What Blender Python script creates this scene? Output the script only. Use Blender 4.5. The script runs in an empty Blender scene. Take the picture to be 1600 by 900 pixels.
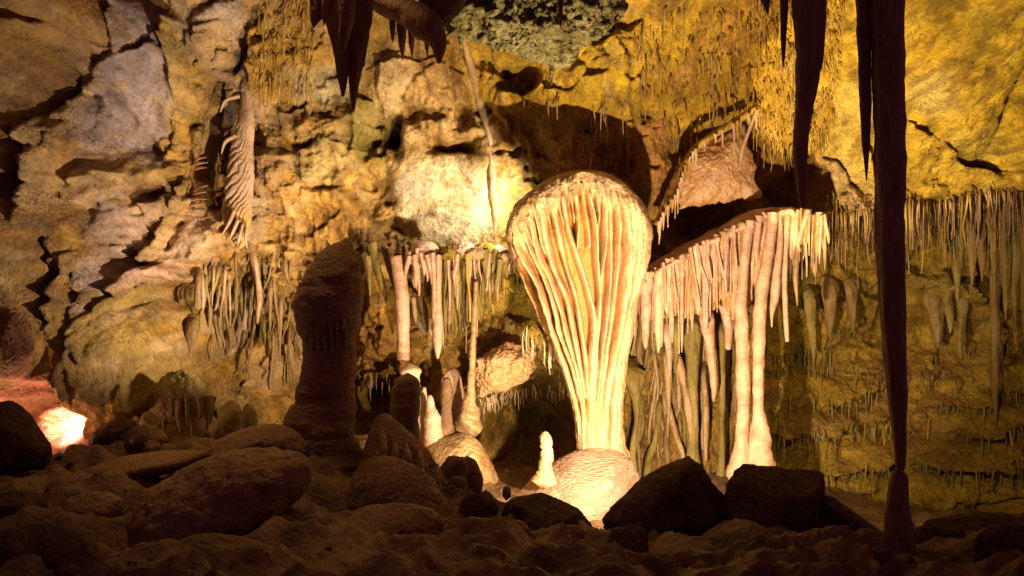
import bpy, bmesh, math, random
import numpy as np
from mathutils import Vector

random.seed(7)
rng = np.random.default_rng(7)
SC = bpy.context.scene
COL = SC.collection
K, CZ = 0.00075, 2.0          # tangent per photo pixel (30 mm lens), camera height


def P(px, py, D):
    """point of the cave at depth D that the photo shows at (px, py)"""
    return np.array([(px - 800.0) * K * D, D, CZ - (py - 450.0) * K * D])


# ---------------------------------------------------------------- camera, air, lamps
cam = bpy.data.objects.new('camera', bpy.data.cameras.new('camera'))
COL.objects.link(cam)
cam.location = (0, 0, CZ)
cam.rotation_euler = (math.pi / 2, 0, 0)
cam.data.lens, cam.data.sensor_width = 30.0, 36.0
cam.data.clip_end = 200.0
SC.camera = cam
SC.view_settings.view_transform = 'Standard'
SC.view_settings.look = 'None'
SC.view_settings.exposure = 0.0
SC.view_settings.gamma = 1.0
W = bpy.data.worlds.new('World')
SC.world = W
W.use_nodes = True
bg = W.node_tree.nodes['Background']
bg.inputs['Color'].default_value = (0.52, 0.16, 0.28, 1)      # what little stray light the passage lets in
bg.inputs['Strength'].default_value = 0.40
SC.cycles.max_bounces = 6
SC.cycles.sample_clamp_indirect = 3.0


def lamp(name, px, py, D, color, watts, radius=0.06, to=None, angle=60, blend=0.5):
    L = bpy.data.lights.new(name, 'SPOT' if to is not None else 'POINT')
    L.energy, L.color, L.shadow_soft_size = watts, color, radius
    o = bpy.data.objects.new(name, L)
    COL.objects.link(o)
    p = P(px, py, D)
    o.location = p
    if to is not None:
        L.spot_size, L.spot_blend = math.radians(angle), blend
        d = Vector(P(*to) - p)
        o.rotation_euler = d.to_track_quat('-Z', 'Y').to_euler()
    return o


WARM = (1.0, 0.70, 0.40)
lamp('cave_lamp_or_fill', 1032, 750, 7.8, WARM, 1900, 0.05, to=(930, 470, 11.3), angle=116, blend=0.3)      # below the shield
lamp('cave_lamp_or_fill', 814, 345, 11.7, (1.0, 0.82, 0.60), 240, 0.05, to=(690, 300, 12.9), angle=120, blend=0.6)
lamp('cave_lamp_or_fill', 775, 790, 9.6, (1.0, 0.76, 0.42), 420, 0.04, to=(690, 540, 12.5), angle=80, blend=0.6)
lamp('cave_lamp_or_fill', 508, 560, 10.1, (1.0, 0.74, 0.60), 540, 0.06, to=(220, 280, 10.8), angle=120, blend=0.7)
lamp('cave_lamp_or_fill', 38, 700, 9.0, (1.0, 0.66, 0.74), 2400, 0.02, to=(98, 664, 10.4), angle=24, blend=0.75)
lamp('cave_lamp_or_fill', 30, 700, 9.2, (1.0, 0.46, 0.30), 36, 0.05)  # added reddish fill, the spill around the niche spot
lamp('cave_lamp_or_fill', 1230, 815, 8.3, (1.0, 0.74, 0.28), 2500, 0.05, to=(1450, 110, 11.2), angle=42, blend=0.15)
lamp('cave_lamp_or_fill', 1396, 400, 6.7, (1.0, 0.72, 0.26), 600, 0.05, to=(1390, 680, 14.0), angle=62, blend=0.7)
lamp('cave_lamp_or_fill', 840, 815, 8.7, (1.0, 0.72, 0.32), 800, 0.05, to=(900, 40, 10.2), angle=46, blend=0.6)  # added spot, brightens the hanging grey green rock and the vault
lamp('cave_lamp_or_fill', 480, -190, 8.0, (1.0, 0.58, 0.20), 380, 0.25, to=(560, 720, 8.3), angle=78, blend=0.9)  # added above the view, stands in for light bounced off the vault


# ---------------------------------------------------------------- noise
def _hash(ix, iy, iz, seed):
    h = (ix * np.uint32(374761393) + iy * np.uint32(668265263) + iz * np.uint32(2147483647 - 58) + np.uint32((seed * 1274126177) & 0xffffffff))
    h = (h ^ (h >> np.uint32(13))) * np.uint32(1274126177)
    h = (h ^ (h >> np.uint32(16))) * np.uint32(2246822519)
    return h ^ (h >> np.uint32(15))


_G = rng.normal(size=(256, 3)).astype(np.float32)
_G /= np.linalg.norm(_G, axis=1)[:, None]


def perlin(p, seed=0):
    p = np.asarray(p, np.float32)
    i = np.floor(p)
    f = p - i
    i = i.astype(np.int64).astype(np.uint32)
    w = f * f * f * (f * (f * 6 - 15) + 10)
    out = np.zeros(p.shape[:-1], np.float32)
    for dx in (0, 1):
        wx = w[..., 0] if dx else 1 - w[..., 0]
        for dy in (0, 1):
            wy = w[..., 1] if dy else 1 - w[..., 1]
            for dz in (0, 1):
                wz = w[..., 2] if dz else 1 - w[..., 2]
                g = _G[_hash(i[..., 0] + np.uint32(dx), i[..., 1] + np.uint32(dy), i[..., 2] + np.uint32(dz), seed) & np.uint32(255)]
                out += wx * wy * wz * (g[..., 0] * (f[..., 0] - dx) + g[..., 1] * (f[..., 1] - dy) + g[..., 2] * (f[..., 2] - dz))
    return out * 1.5


def fbm(p, octv=4, seed=0, gain=0.5, ridged=False):
    p = np.asarray(p, np.float32)
    a, s, out = 1.0, 1.0, 0
    for k in range(octv):
        n = perlin(p * s + 17.3 * k, seed + k)
        if ridged:
            n = 1 - 2 * np.abs(n)
        out = out + a * n
        a *= gain
        s *= 2.03
    return out


def sstep(a, b, x):
    t = np.clip((x - a) / (b - a), 0, 1)
    return t * t * (3 - 2 * t)


def dist_poly(u, v, pts):
    """distance to a polyline and the side (v below the line is positive) in photo pixels"""
    best = np.full(u.shape, 1e9, np.float32)
    side = np.zeros(u.shape, np.float32)
    for (ax, ay), (bx, by) in zip(pts[:-1], pts[1:]):
        dx, dy = bx - ax, by - ay
        L2 = dx * dx + dy * dy
        t = np.clip(((u - ax) * dx + (v - ay) * dy) / L2, 0, 1)
        ex, ey = u - ax - t * dx, v - ay - t * dy
        d = np.sqrt(ex * ex + ey * ey)
        m = d < best
        best = np.where(m, d, best)
        side = np.where(m, (dx * (v - ay) - dy * (u - ax)) / math.sqrt(L2), side)
    return best, side


# ---------------------------------------------------------------- objects
def link(name, me, mat=None, parent=None, loc=None):
    o = bpy.data.objects.new(name, me)
    COL.objects.link(o)
    if mat is not None and me is not None:
        me.materials.append(mat)
    if parent is not None:
        o.parent = parent
    if loc is not None:
        o.location = loc
    return o


def mesh(name, V, quads=None, tris=None, cols=None):
    V = np.asarray(V, np.float32)
    me = bpy.data.meshes.new(name)
    q = np.asarray(quads if quads is not None else [], np.int32).reshape(-1, 4)
    t = np.asarray(tris if tris is not None else [], np.int32).reshape(-1, 3)
    me.vertices.add(len(V))
    me.vertices.foreach_set('co', V.ravel())
    nl = q.size + t.size
    me.loops.add(nl)
    me.loops.foreach_set('vertex_index', np.concatenate([q.ravel(), t.ravel()]).astype(np.int32))
    me.polygons.add(len(q) + len(t))
    me.polygons.foreach_set('loop_start', np.concatenate([np.arange(len(q)) * 4, q.size + np.arange(len(t)) * 3]).astype(np.int32))
    me.polygons.foreach_set('use_smooth', np.ones(len(q) + len(t), bool))
    if cols is not None:
        a = me.color_attributes.new('Col', 'FLOAT_COLOR', 'POINT')
        c = np.ones((len(V), 4), np.float32)
        c[:, :np.asarray(cols).shape[1]] = cols
        a.data.foreach_set('color', c.ravel())
    me.update(calc_edges=True)
    me.validate()
    return me


def tag(o, label=None, cat=None, group=None, kind=None):
    for k, v in (('label', label), ('category', cat), ('group', group), ('kind', kind)):
        if v:
            o[k] = v
    return o


def empty(name, loc, label, cat, group=None):
    o = bpy.data.objects.new(name, None)
    COL.objects.link(o)
    o.location = loc
    o.empty_display_size = 0.1
    return tag(o, label, cat, group)


def put(name, geo, mat, parent=None, cols=None):
    """world-space geometry (V, quads, tris) as one object, origin at its foot or at its parent's"""
    V, q, t = geo
    V = np.asarray(V, np.float64)
    if parent is None:
        org = np.array([V[:, 0].mean(), V[:, 1].mean(), V[:, 2].min()])
    else:
        org = np.array(parent.get('_org', parent.location))
    o = link(name, mesh(name, V - org, q, t, cols), mat, parent)
    if parent is None:
        o.location = org
    return o


def join(geos):
    Vs, qs, ts, n = [], [], [], 0
    for V, q, t in geos:
        Vs.append(np.asarray(V))
        if q is not None and len(q):
            qs.append(np.asarray(q) + n)
        if t is not None and len(t):
            ts.append(np.asarray(t) + n)
        n += len(V)
    return np.concatenate(Vs), np.concatenate(qs) if qs else None, np.concatenate(ts) if ts else None


def grid_quads(nu, nv, wrap=False):
    """nv rows of nu vertices"""
    i = np.arange(nu if wrap else nu - 1)
    j = np.arange(nv - 1)[:, None]
    a = j * nu + i
    b = j * nu + (i + 1) % nu
    return np.stack([a, b, b + nu, a + nu], -1).reshape(-1, 4)


def spline(pts, n):
    """Catmull-Rom through rows of pts, n samples evenly by index-length"""
    pts = np.asarray(pts, float)
    d = np.r_[0, np.cumsum(np.maximum(np.linalg.norm(np.diff(pts[:, :3], axis=0), axis=1), 1e-6))]
    s = np.linspace(0, d[-1], n)
    m = np.gradient(pts, d, axis=0) if len(pts) > 2 else np.repeat((pts[1:] - pts[:1]) / d[-1], 2, 0)
    k = np.clip(np.searchsorted(d, s, side='right') - 1, 0, len(d) - 2)
    h = (d[k + 1] - d[k])[:, None]
    t = ((s - d[k]) / (d[k + 1] - d[k]))[:, None]
    return ((2 * t**3 - 3 * t**2 + 1) * pts[k] + (t**3 - 2 * t**2 + t) * h * m[k] + (-2 * t**3 + 3 * t**2) * pts[k + 1] + (t**3 - t**2) * h * m[k + 1])


def tube(path, rx, ry=None, seg=14, rings=40, amp=0.12, freq=(6, 6, 6), seed=0, flute=0, fdepth=0.0, octv=3, round_top=False, round_end=True):
    """path (n,3); rx across the view, ry in depth; displaced by noise"""
    path = np.asarray(path, float)
    rx = np.broadcast_to(np.asarray(rx, float), (len(path),))
    ry = rx if ry is None else np.broadcast_to(np.asarray(ry, float), (len(path),))
    S = spline(np.column_stack([path, rx, ry]), rings)
    C, rx, ry = S[:, :3], np.maximum(S[:, 3], 1e-4), np.maximum(S[:, 4], 1e-4)
    T = np.gradient(C, axis=0)
    T /= np.linalg.norm(T, axis=1)[:, None]
    A = np.cross(T, [0, 1, 0])
    A /= np.linalg.norm(A, axis=1)[:, None]
    B = np.cross(A, T)
    th = np.linspace(0, 2 * math.pi, seg, endpoint=False)
    dirs = np.cos(th)[None, :, None] * A[:, None] * rx[:, None, None] + np.sin(th)[None, :, None] * B[:, None] * ry[:, None, None]
    V = C[:, None] + dirs
    f = fbm((V * np.asarray(freq)) + seed * 3.7, octv, seed)
    m = 1 + amp * f
    if flute:
        m = m + fdepth * np.cos(flute * th + 2 * fbm(C * 1.5 + seed, 2, seed)[:, None])
    V = C[:, None] + dirs * m[..., None]
    q = grid_quads(seg, rings, True)
    n = seg * rings
    V = np.concatenate([V.reshape(-1, 3), [C[0] - T[0] * (rx[0] * 0.5 if round_top else 0)], [C[-1] + T[-1] * (rx[-1] * 0.7 if round_end else 0)]])
    i = np.arange(seg)
    t = np.concatenate([np.stack([(i + 1) % seg, i, np.full(seg, n)], -1), np.stack([n - seg + i, n - seg + (i + 1) % seg, np.full(seg, n + 1)], -1)])
    return V, q, t


def ptube(pp, D, root=0.0, **kw):
    """tube along photo points (px, py, half-width px[, depth half-width px]) at depth D (number or per-point list)"""
    Ds = np.atleast_1d(np.asarray(D, float))
    Ds = np.interp(np.linspace(0, 1, len(pp)), np.linspace(0, 1, len(Ds)), Ds)
    if root:
        p0 = pp[0]
        pp = [(p0[0], p0[1] - 26, p0[2] * 0.7, (p0[3] if len(p0) > 3 else p0[2]) * 0.8)] + list(pp)
        Ds = np.r_[Ds[0] + root, Ds]
    path = np.array([P(p[0], p[1], d) for p, d in zip(pp, Ds)])
    rx = np.array([p[2] * K * d for p, d in zip(pp, Ds)])
    ry = np.array([(p[3] if len(p) > 3 else p[2]) * K * d for p, d in zip(pp, Ds)])
    return tube(path, rx, ry, **kw)


_ICO = {}


def ico(sub):
    if sub not in _ICO:
        bm = bmesh.new()
        bmesh.ops.create_icosphere(bm, subdivisions=sub, radius=1)
        V = np.array([v.co[:] for v in bm.verts])
        F = np.array([[v.index for v in f.verts] for f in bm.faces])
        bm.free()
        _ICO[sub] = (V / np.linalg.norm(V, axis=1)[:, None], F)
    return _ICO[sub]


def rock(outline, D, depth=0.8, sharp=14, sub=5, amp=0.05, freq=3.0, seed=0, stretch=(1, 1, 1), octv=5, shift=0.0, back=1.0):
    """rock whose outline is the hull of photo points at depth D; depth = half depth over half width; sharp = how angular"""
    r = np.random.default_rng(seed + 100)
    o2 = np.array(outline, float)
    c2 = o2.mean(0)
    pts = []
    hw = (o2[:, 0].max() - o2[:, 0].min()) / 2 * K * D
    for k, (s, dd) in enumerate(((1.0, 0.0), (0.78, -0.6), (0.45, -1.0), (0.75, 0.6 * back), (0.4, 1.0 * back))):
        for p in o2:
            q = c2 + (p - c2) * s * (1 if k == 0 else r.uniform(0.7, 1.15))
            w = P(q[0], q[1], D)
            w[1] += dd * depth * hw * (1 if k == 0 else r.uniform(0.8, 1.15)) + shift * (q[1] - c2[1]) * K * D
            pts.append(w)
    pts = np.array(pts)
    c = pts.mean(0)
    bm = bmesh.new()
    for p in pts:
        bm.verts.new(p - c)
    bmesh.ops.convex_hull(bm, input=bm.verts)
    N = np.array([f.normal[:] for f in bm.faces])
    d = np.array([f.normal.dot(f.verts[0].co) for f in bm.faces])
    bm.free()
    N = np.where(d[:, None] < 0, -N, N)
    d = np.abs(d)
    k = d > 1e-3
    N, d = N[k], d[k]
    Dv, F = ico(sub)
    a = np.maximum(Dv @ N.T / d, 0)
    rad = 1.0 / np.power((a ** sharp).sum(1), 1.0 / sharp)
    V = Dv * rad[:, None]
    sz = hw
    q = (V + c) * np.asarray(stretch)
    n = fbm(q * freq / max(sz, 0.15) * 0.5 + seed, octv, seed) * 0.7 + 0.6 * (fbm(q * freq / max(sz, 0.15) * 0.9 + seed + 9, 3, seed + 3, ridged=True) - 0.6) * 0.5
    n = n + 0.45 * (fbm(q * freq / max(sz, 0.15) * 2.6 + seed, 4, seed + 7, 0.6, ridged=True) - 0.5) * 0.6
    V = V * (1 + amp * n * 1.6)[:, None] + c
    return V, None, F


# ---------------------------------------------------------------- materials
def rockmat(name, c1, c2, c3, scale=3.0, rough=0.62, bump=0.5, attr=False, fine=60.0, stretch=(1, 1, 1), dist=0.012, spec=0.35, popcorn=0.3, cracks=False):
    m = bpy.data.materials.new(name)
    m.use_nodes = True
    nt = m.node_tree
    N, L = nt.nodes, nt.links
    b = N['Principled BSDF']
    g = N.new('ShaderNodeNewGeometry')
    mp = N.new('ShaderNodeMapping')
    mp.inputs['Scale'].default_value = stretch
    L.new(g.outputs['Position'], mp.inputs['Vector'])

    def noise(s, det=6, dst=0.0, ro=0.55):
        n = N.new('ShaderNodeTexNoise')
        n.inputs['Scale'].default_value = s
        n.inputs['Detail'].default_value = det
        n.inputs['Distortion'].default_value = dst
        n.inputs['Roughness'].default_value = ro
        L.new(mp.outputs['Vector'], n.inputs['Vector'])
        return n.outputs['Fac']

    def ramp(f, stops):
        r = N.new('ShaderNodeValToRGB')
        e = r.color_ramp.elements
        while len(e) < len(stops):
            e.new(0.5)
        for k, (pos, c) in enumerate(stops):
            e[k].position = pos
            e[k].color = (*c, 1)
        L.new(f, r.inputs['Fac'])
        return r.outputs['Color']

    def mul(a, bb, fac=1.0):
        x = N.new('ShaderNodeMix')
        x.data_type, x.blend_type = 'RGBA', 'MULTIPLY'
        x.inputs['Factor'].default_value = fac
        L.new(a, x.inputs['A'])
        L.new(bb, x.inputs['B'])
        return x.outputs['Result']

    n1 = noise(scale, 8, 0.6)
    if attr:
        at = N.new('ShaderNodeAttribute')
        at.attribute_name = 'Col'
        base = mul(at.outputs['Color'], ramp(n1, [(0.28, (0.66, 0.62, 0.55)), (0.5, (1, 1, 1)), (0.72, (1.25, 1.22, 1.18))]))
    else:
        base = ramp(n1, [(0.3, c1), (0.5, c2), (0.7, c3)])
    n2 = noise(fine, 5)
    base = mul(base, ramp(n2, [(0.3, (0.62, 0.58, 0.5)), (0.52, (1, 1, 1)), (0.75, (1.15, 1.15, 1.15))]), 0.8)
    crack = None
    if cracks:
        crack = True
        base = mul(base, ramp(noise(11, 9, 0.8, 0.7), [(0.36, (0.6, 0.54, 0.44)), (0.5, (1, 1, 1)), (0.66, (1.22, 1.18, 1.1))]), 0.9)
    L.new(base, b.inputs['Base Color'])
    rr = N.new('ShaderNodeMapRange')
    rr.inputs['From Min'].default_value, rr.inputs['From Max'].default_value = 0.3, 0.7
    rr.inputs['To Min'].default_value, rr.inputs['To Max'].default_value = rough - 0.16, rough + 0.18
    L.new(n1, rr.inputs['Value'])
    L.new(rr.outputs['Result'], b.inputs['Roughness'])
    b.inputs['Specular IOR Level'].default_value = spec
    n3 = noise(fine * 0.35, 8, 0.3, 0.65)
    vor = N.new('ShaderNodeTexVoronoi')
    vor.inputs['Scale'].default_value = fine * 0.55
    L.new(mp.outputs['Vector'], vor.inputs['Vector'])
    ad = N.new('ShaderNodeMath')
    ad.operation = 'MULTIPLY_ADD'
    ad.inputs[1].default_value = -popcorn
    L.new(vor.outputs['Distance'], ad.inputs[0])
    L.new(n3, ad.inputs[2])
    if crack is not None:
        a3 = N.new('ShaderNodeMath')
        a3.operation = 'MULTIPLY_ADD'
        a3.inputs[1].default_value = 1.1
        L.new(noise(6.5, 9, 0.6, 0.68), a3.inputs[0])
        L.new(ad.outputs[0], a3.inputs[2])
        ad = a3
    bp = N.new('ShaderNodeBump')
    bp.inputs['Strength'].default_value = bump
    bp.inputs['Distance'].default_value = dist * 3
    if attr:
        ma = N.new('ShaderNodeMath')
        ma.operation = 'MULTIPLY'
        ma.inputs[1].default_value = bump
        L.new(at.outputs['Alpha'], ma.inputs[0])
        L.new(ma.outputs[0], bp.inputs['Strength'])
    L.new(ad.outputs[0], bp.inputs['Height'])
    L.new(bp.outputs['Normal'], b.inputs['Normal'])
    return m


M_wall = rockmat('cave_wall_rock', 0, 0, 0, scale=2.6, attr=True, bump=0.9, fine=36, dist=0.026, cracks=True, rough=0.5, spec=0.5)
M_cream = rockmat('cream_calcite', (0.52, 0.33, 0.17), (0.66, 0.49, 0.31), (0.74, 0.60, 0.43), scale=4, fine=70, bump=0.45, stretch=(1, 1, 0.8), rough=0.42, spec=0.55)
M_rib = rockmat('ribbed_calcite', (0.60, 0.36, 0.15), (0.70, 0.50, 0.28), (0.76, 0.62, 0.42), scale=3, fine=80, bump=0.5, stretch=(1, 1, 0.9), rough=0.42, spec=0.55)
M_orange = rockmat('orange_calcite', (0.42, 0.17, 0.02), (0.56, 0.28, 0.05), (0.62, 0.38, 0.12), scale=3, fine=60, bump=0.4, stretch=(1, 1, 0.4))
M_pink = rockmat('pinkish_calcite', (0.48, 0.26, 0.16), (0.60, 0.38, 0.28), (0.68, 0.48, 0.37), scale=4, fine=70, bump=0.5, stretch=(1, 1, 1.6), rough=0.42, spec=0.55)
M_canopy = rockmat('orange_pink_calcite', (0.44, 0.22, 0.07), (0.54, 0.33, 0.17), (0.62, 0.44, 0.28), scale=5, fine=60, bump=0.5, stretch=(1, 1, 0.35), rough=0.42, spec=0.55)
M_ochre = rockmat('ochre_calcite', (0.32, 0.17, 0.02), (0.46, 0.29, 0.045), (0.58, 0.43, 0.12), scale=4, fine=50, bump=0.5, stretch=(1, 1, 0.5))
M_drape = rockmat('brown_olive_drapery', (0.15, 0.09, 0.03), (0.24, 0.155, 0.055), (0.33, 0.235, 0.11), scale=5, fine=50, bump=0.6, stretch=(1, 1, 0.35))
M_olive = rockmat('olive_calcite', (0.13, 0.095, 0.02), (0.23, 0.175, 0.045), (0.34, 0.27, 0.11), scale=4, fine=50, bump=0.5, stretch=(1, 1, 0.5))
M_tan = rockmat('tan_calcite', (0.25, 0.15, 0.06), (0.36, 0.24, 0.12), (0.46, 0.33, 0.19), scale=4, fine=50, bump=0.55, stretch=(1, 1, 0.5), rough=0.42, spec=0.55)
M_brown = rockmat('brown_flowstone', (0.10, 0.055, 0.035), (0.19, 0.11, 0.06), (0.28, 0.175, 0.09), scale=2.5, fine=45, bump=0.65, dist=0.02, rough=0.6, spec=0.25)
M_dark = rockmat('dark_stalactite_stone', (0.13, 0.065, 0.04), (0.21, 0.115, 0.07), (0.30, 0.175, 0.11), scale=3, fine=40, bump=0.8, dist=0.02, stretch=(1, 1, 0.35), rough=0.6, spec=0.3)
M_stal = rockmat('lightened_brown_stone', (0.15, 0.085, 0.045), (0.25, 0.15, 0.075), (0.34, 0.21, 0.10), scale=3, fine=45, bump=0.65, dist=0.02, stretch=(1, 1, 1.8), rough=0.6, spec=0.25)  # lighter copy of the brown flowstone, makes foreground mounds look lit
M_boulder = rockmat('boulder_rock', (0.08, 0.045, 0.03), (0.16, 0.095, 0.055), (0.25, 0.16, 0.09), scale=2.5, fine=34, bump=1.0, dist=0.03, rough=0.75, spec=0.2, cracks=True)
M_lobe = rockmat('orange_brown_rock', (0.20, 0.085, 0.03), (0.32, 0.155, 0.05), (0.42, 0.24, 0.09), scale=4, fine=40, bump=0.9, dist=0.02, stretch=(0.6, 1, 2.2))
M_moss = rockmat('yellow_moss', (0.16, 0.11, 0.01), (0.30, 0.20, 0.03), (0.48, 0.34, 0.10), scale=9, fine=70, bump=1.0, dist=0.02, rough=0.85, spec=0.1)
M_dais = rockmat('pink_flowstone', (0.50, 0.29, 0.19), (0.60, 0.40, 0.30), (0.68, 0.50, 0.39), scale=3, fine=40, bump=1.0, dist=0.02, stretch=(1, 1, 3.0), rough=0.42, spec=0.55)
M_grey = rockmat('grey_green_rock', (0.12, 0.10, 0.03), (0.26, 0.235, 0.10), (0.42, 0.39, 0.22), scale=4, fine=26, bump=1.0, dist=0.04, rough=0.8, spec=0.2, popcorn=0.6)

# ---------------------------------------------------------------- the cave wall
CT = [(-350, 0, 6.8), (-350, 300, 6.8), (-350, 600, 6.8), (-350, 900, 6.8),
      (0, 0, 9.3), (0, 150, 9.4), (0, 300, 9.4), (30, 450, 9.3), (10, 540, 8.9), (60, 660, 10.6), (0, 760, 9.6), (0, 900, 9.0),
      (200, 0, 10.3), (150, 150, 10.7), (200, 300, 10.9), (210, 420, 10.9), (200, 540, 10.4), (230, 660, 10.2), (200, 800, 10.3),
      (400, 0, 10.6), (370, 200, 11.7), (400, 330, 12.2), (400, 450, 12.7), (340, 480, 12.4), (380, 600, 12.8), (400, 760, 12),
      (600, 0, 10.6), (500, 100, 11.5), (500, 250, 12.2), (620, 120, 12.2), (480, 430, 12.7), (600, 380, 13.0), (600, 540, 13.2), (590, 620, 15.2), (600, 760, 13),
      (750, 0, 10.4), (700, 140, 12.3), (690, 300, 12.8), (760, 380, 13.0), (700, 440, 13.2), (720, 560, 13.2), (700, 660, 12.9),
      (800, 560, 13.0), (830, 660, 15.6), (830, 800, 14),
      (900, 0, 10.3), (900, 90, 10.8), (900, 170, 11.3), (900, 250, 11.75), (900, 400, 12.6), (930, 640, 13.2),
      (1050, 0, 10.2), (1050, 150, 11.8), (1030, 260, 12.4), (1080, 340, 13.3), (1100, 420, 13.2), (1080, 560, 13.2), (1080, 720, 13.0),
      (1250, 0, 10.2), (1230, 180, 12.0), (1240, 290, 12.5), (1250, 360, 13.2), (1270, 450, 14.0), (1270, 600, 14.2), (1250, 760, 13.6),
      (1450, 0, 9.6), (1450, 150, 11.0), (1430, 300, 12.6), (1440, 340, 13.6), (1450, 430, 14.2), (1450, 600, 14.2), (1450, 800, 13),
      (1600, 0, 9.0), (1600, 150, 10.6), (1600, 300, 12.2), (1600, 350, 13.2), (1600, 450, 13.8), (1600, 600, 13.8), (1600, 800, 12.8),
      (1950, 0, 8.0), (1950, 300, 11.0), (1950, 450, 11.6), (1950, 800, 11),
      (-350, -250, 5.9), (0, -250, 7.9), (400, -250, 8.8), (800, -250, 8.8), (1200, -250, 8.6), (1600, -250, 7.8), (1950, -250, 7.0)]
cp = np.array([P(*c) for c in CT])
cxz, cy = cp[:, [0, 2]], cp[:, 1]
R0 = np.linalg.norm(cxz[:, None] - cxz[None], axis=2)
n_ = len(cxz)
A_ = np.zeros((n_ + 3, n_ + 3))
A_[:n_, :n_] = R0 - np.eye(n_) * 0.04
A_[:n_, n_:] = np.c_[np.ones(n_), cxz]
A_[n_:, :n_] = A_[:n_, n_:].T
wts = np.linalg.solve(A_, np.r_[cy, 0, 0, 0])
GX = np.arange(-9.5, 11.5, 0.021)
GZ = np.arange(-2.6, 7.2, 0.02)
X, Z = np.meshgrid(GX, GZ)
X, Z = X.astype(np.float32), Z.astype(np.float32)
Y = (wts[n_] + wts[n_ + 1] * X + wts[n_ + 2] * Z).astype(np.float32)
for (a, c), w in zip(cxz, wts[:n_]):
    Y += np.float32(w) * np.sqrt((X - a) ** 2 + (Z - c) ** 2)
Y = np.clip(Y, 5.5, 16.5)
U = 800 + X / (K * Y)
VV = 450 - (Z - CZ) / (K * Y)
pw = np.stack([X, Y * 0.6, Z], -1)
# warp the photo coordinates a little so that traced edges are not too clean
wu = fbm(pw * 1.1, 3, 41)
wv = fbm(pw * 1.1 + 40, 3, 42)
wu2 = fbm(pw * 4.5, 2, 43)
wv2 = fbm(pw * 4.5 + 40, 2, 44)
U1 = U + 14 * wu + 6 * wu2
V1 = VV + 14 * wv + 6 * wv2


def zone(px, py, rx, ry, soft=0.6, ang=0, warp=True):
    u, v = (U1, V1) if warp else (U, VV)
    c, s = math.cos(math.radians(ang)), math.sin(math.radians(ang))
    du, dv = u - px, v - py
    a = (du * c + dv * s) / rx
    b = (-du * s + dv * c) / ry
    return 1 - sstep(1 - soft, 1 + soft * 0.4, np.sqrt(a * a + b * b))


def box(x0, x1, y0, y1, s=30):
    return sstep(x0 - s, x0 + s, U1) * (1 - sstep(x1 - s, x1 + s, U1)) * sstep(y0 - s, y0 + s, V1) * (1 - sstep(y1 - s, y1 + s, V1))


def facets(cell, seed, slope=0.35):
    r = np.random.default_rng(seed)
    H = np.full(X.shape, -9, np.float32)
    wx = X + 0.10 * cell * wu + 0.03 * cell * wu2
    wz = Z + 0.10 * cell * wv + 0.03 * cell * wv2
    x0, x1 = GX[0], GX[-1]
    z0, z1 = GZ[0], GZ[-1]
    dx, dz = GX[1] - GX[0], GZ[1] - GZ[0]
    for a in np.arange(x0, x1 + cell, cell):
        for b in np.arange(z0, z1 + cell, cell):
            px, pz = a + r.uniform(-.5, .5) * cell, b + r.uniform(-.5, .5) * cell
            gx, gz = np.clip(r.normal(0, slope, 2), -0.95, 0.95)
            h0 = r.normal(0, 0.16 * cell)
            i0, i1 = int(max(0, (px - 3.0 * cell - x0) / dx)), int(min(len(GX), (px + 3.0 * cell - x0) / dx))
            j0, j1 = int(max(0, (pz - 3.0 * cell - z0) / dz)), int(min(len(GZ), (pz + 3.0 * cell - z0) / dz))
            if i1 <= i0 or j1 <= j0:
                continue
            s = np.s_[j0:j1, i0:i1]
            ex, ez = wx[s] - px, wz[s] - pz
            hh = h0 + gx * ex + gz * ez - 0.62 * (ex * ex + ez * ez) / cell
            H[s] = np.maximum(H[s], hh)
    return H - H.mean()


f1, f2, f3 = facets(1.3, 1, 0.6), facets(0.52, 2, 0.7), facets(0.2, 3, 0.6)
m_left = 1 - sstep(380, 520, U1)
m_mid = sstep(380, 520, U1) * (1 - sstep(960, 1060, U1))
m_right = sstep(960, 1060, U1)
m_slab = box(1310, 1700, -100, 300, 30)
m_patch = zone(695, 305, 105, 95, 0.4)
m_low = box(1180, 1800, 420, 900, 30)
m_olive = zone(205, 580, 130, 110, 0.5)
amp1 = 0.5 * m_left + 0.4 * m_mid + 0.34 * m_right
calm = sstep(0.0, 0.3, fbm(pw * 0.75 + 45, 3, 52)) * np.clip(m_left + 0.6 * m_mid, 0, 1)
for z in ((190, 140, 100, 95), (330, 45, 60, 40), (200, 350, 80, 42), (290, 385, 70, 40), (540, 290, 60, 50), (440, 580, 60, 40)):
    calm = np.maximum(calm, zone(*z, 0.6))
rough = 1 - 0.85 * calm
m_niche = zone(70, 660, 120, 95, 0.5)
amp1 *= (1 - 0.85 * m_niche)
amp1 *= (1 - 0.7 * m_patch) * (1 - 0.6 * m_olive) * (1 - 0.6 * m_slab)
out = amp1 * f1 * 0.9                                   # 'out' pushes toward the room
amp2 = (1.1 * m_left + 0.75 * m_mid + 0.45 * m_right) * (1 - 0.85 * m_patch) * (1 - 0.7 * m_olive) * (1 - 0.5 * m_slab) 
out += amp2 * f2 * 0.85 * (0.45 + 0.55 * rough)
spots = sstep(-0.2, 0.5, fbm(pw * 0.9 + 5, 2, 51))
out += rough * amp2 * f3 * (0.25 + 0.75 * spots)
rg = fbm(pw * 2.6 + 11, 5, 64, 0.55, ridged=True)
out += rough * amp2 * 0.075 * (rg - 0.6) * (0.4 + 0.6 * sstep(-.2, .3, n_d := fbm(pw * 0.8 + 60, 2, 65)))
rg2 = fbm(pw * 7.5 + 21, 3, 66, 0.55, ridged=True)
out += rough * amp2 * 0.032 * (rg2 - 0.6) * sstep(-.3, .2, -n_d)
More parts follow.
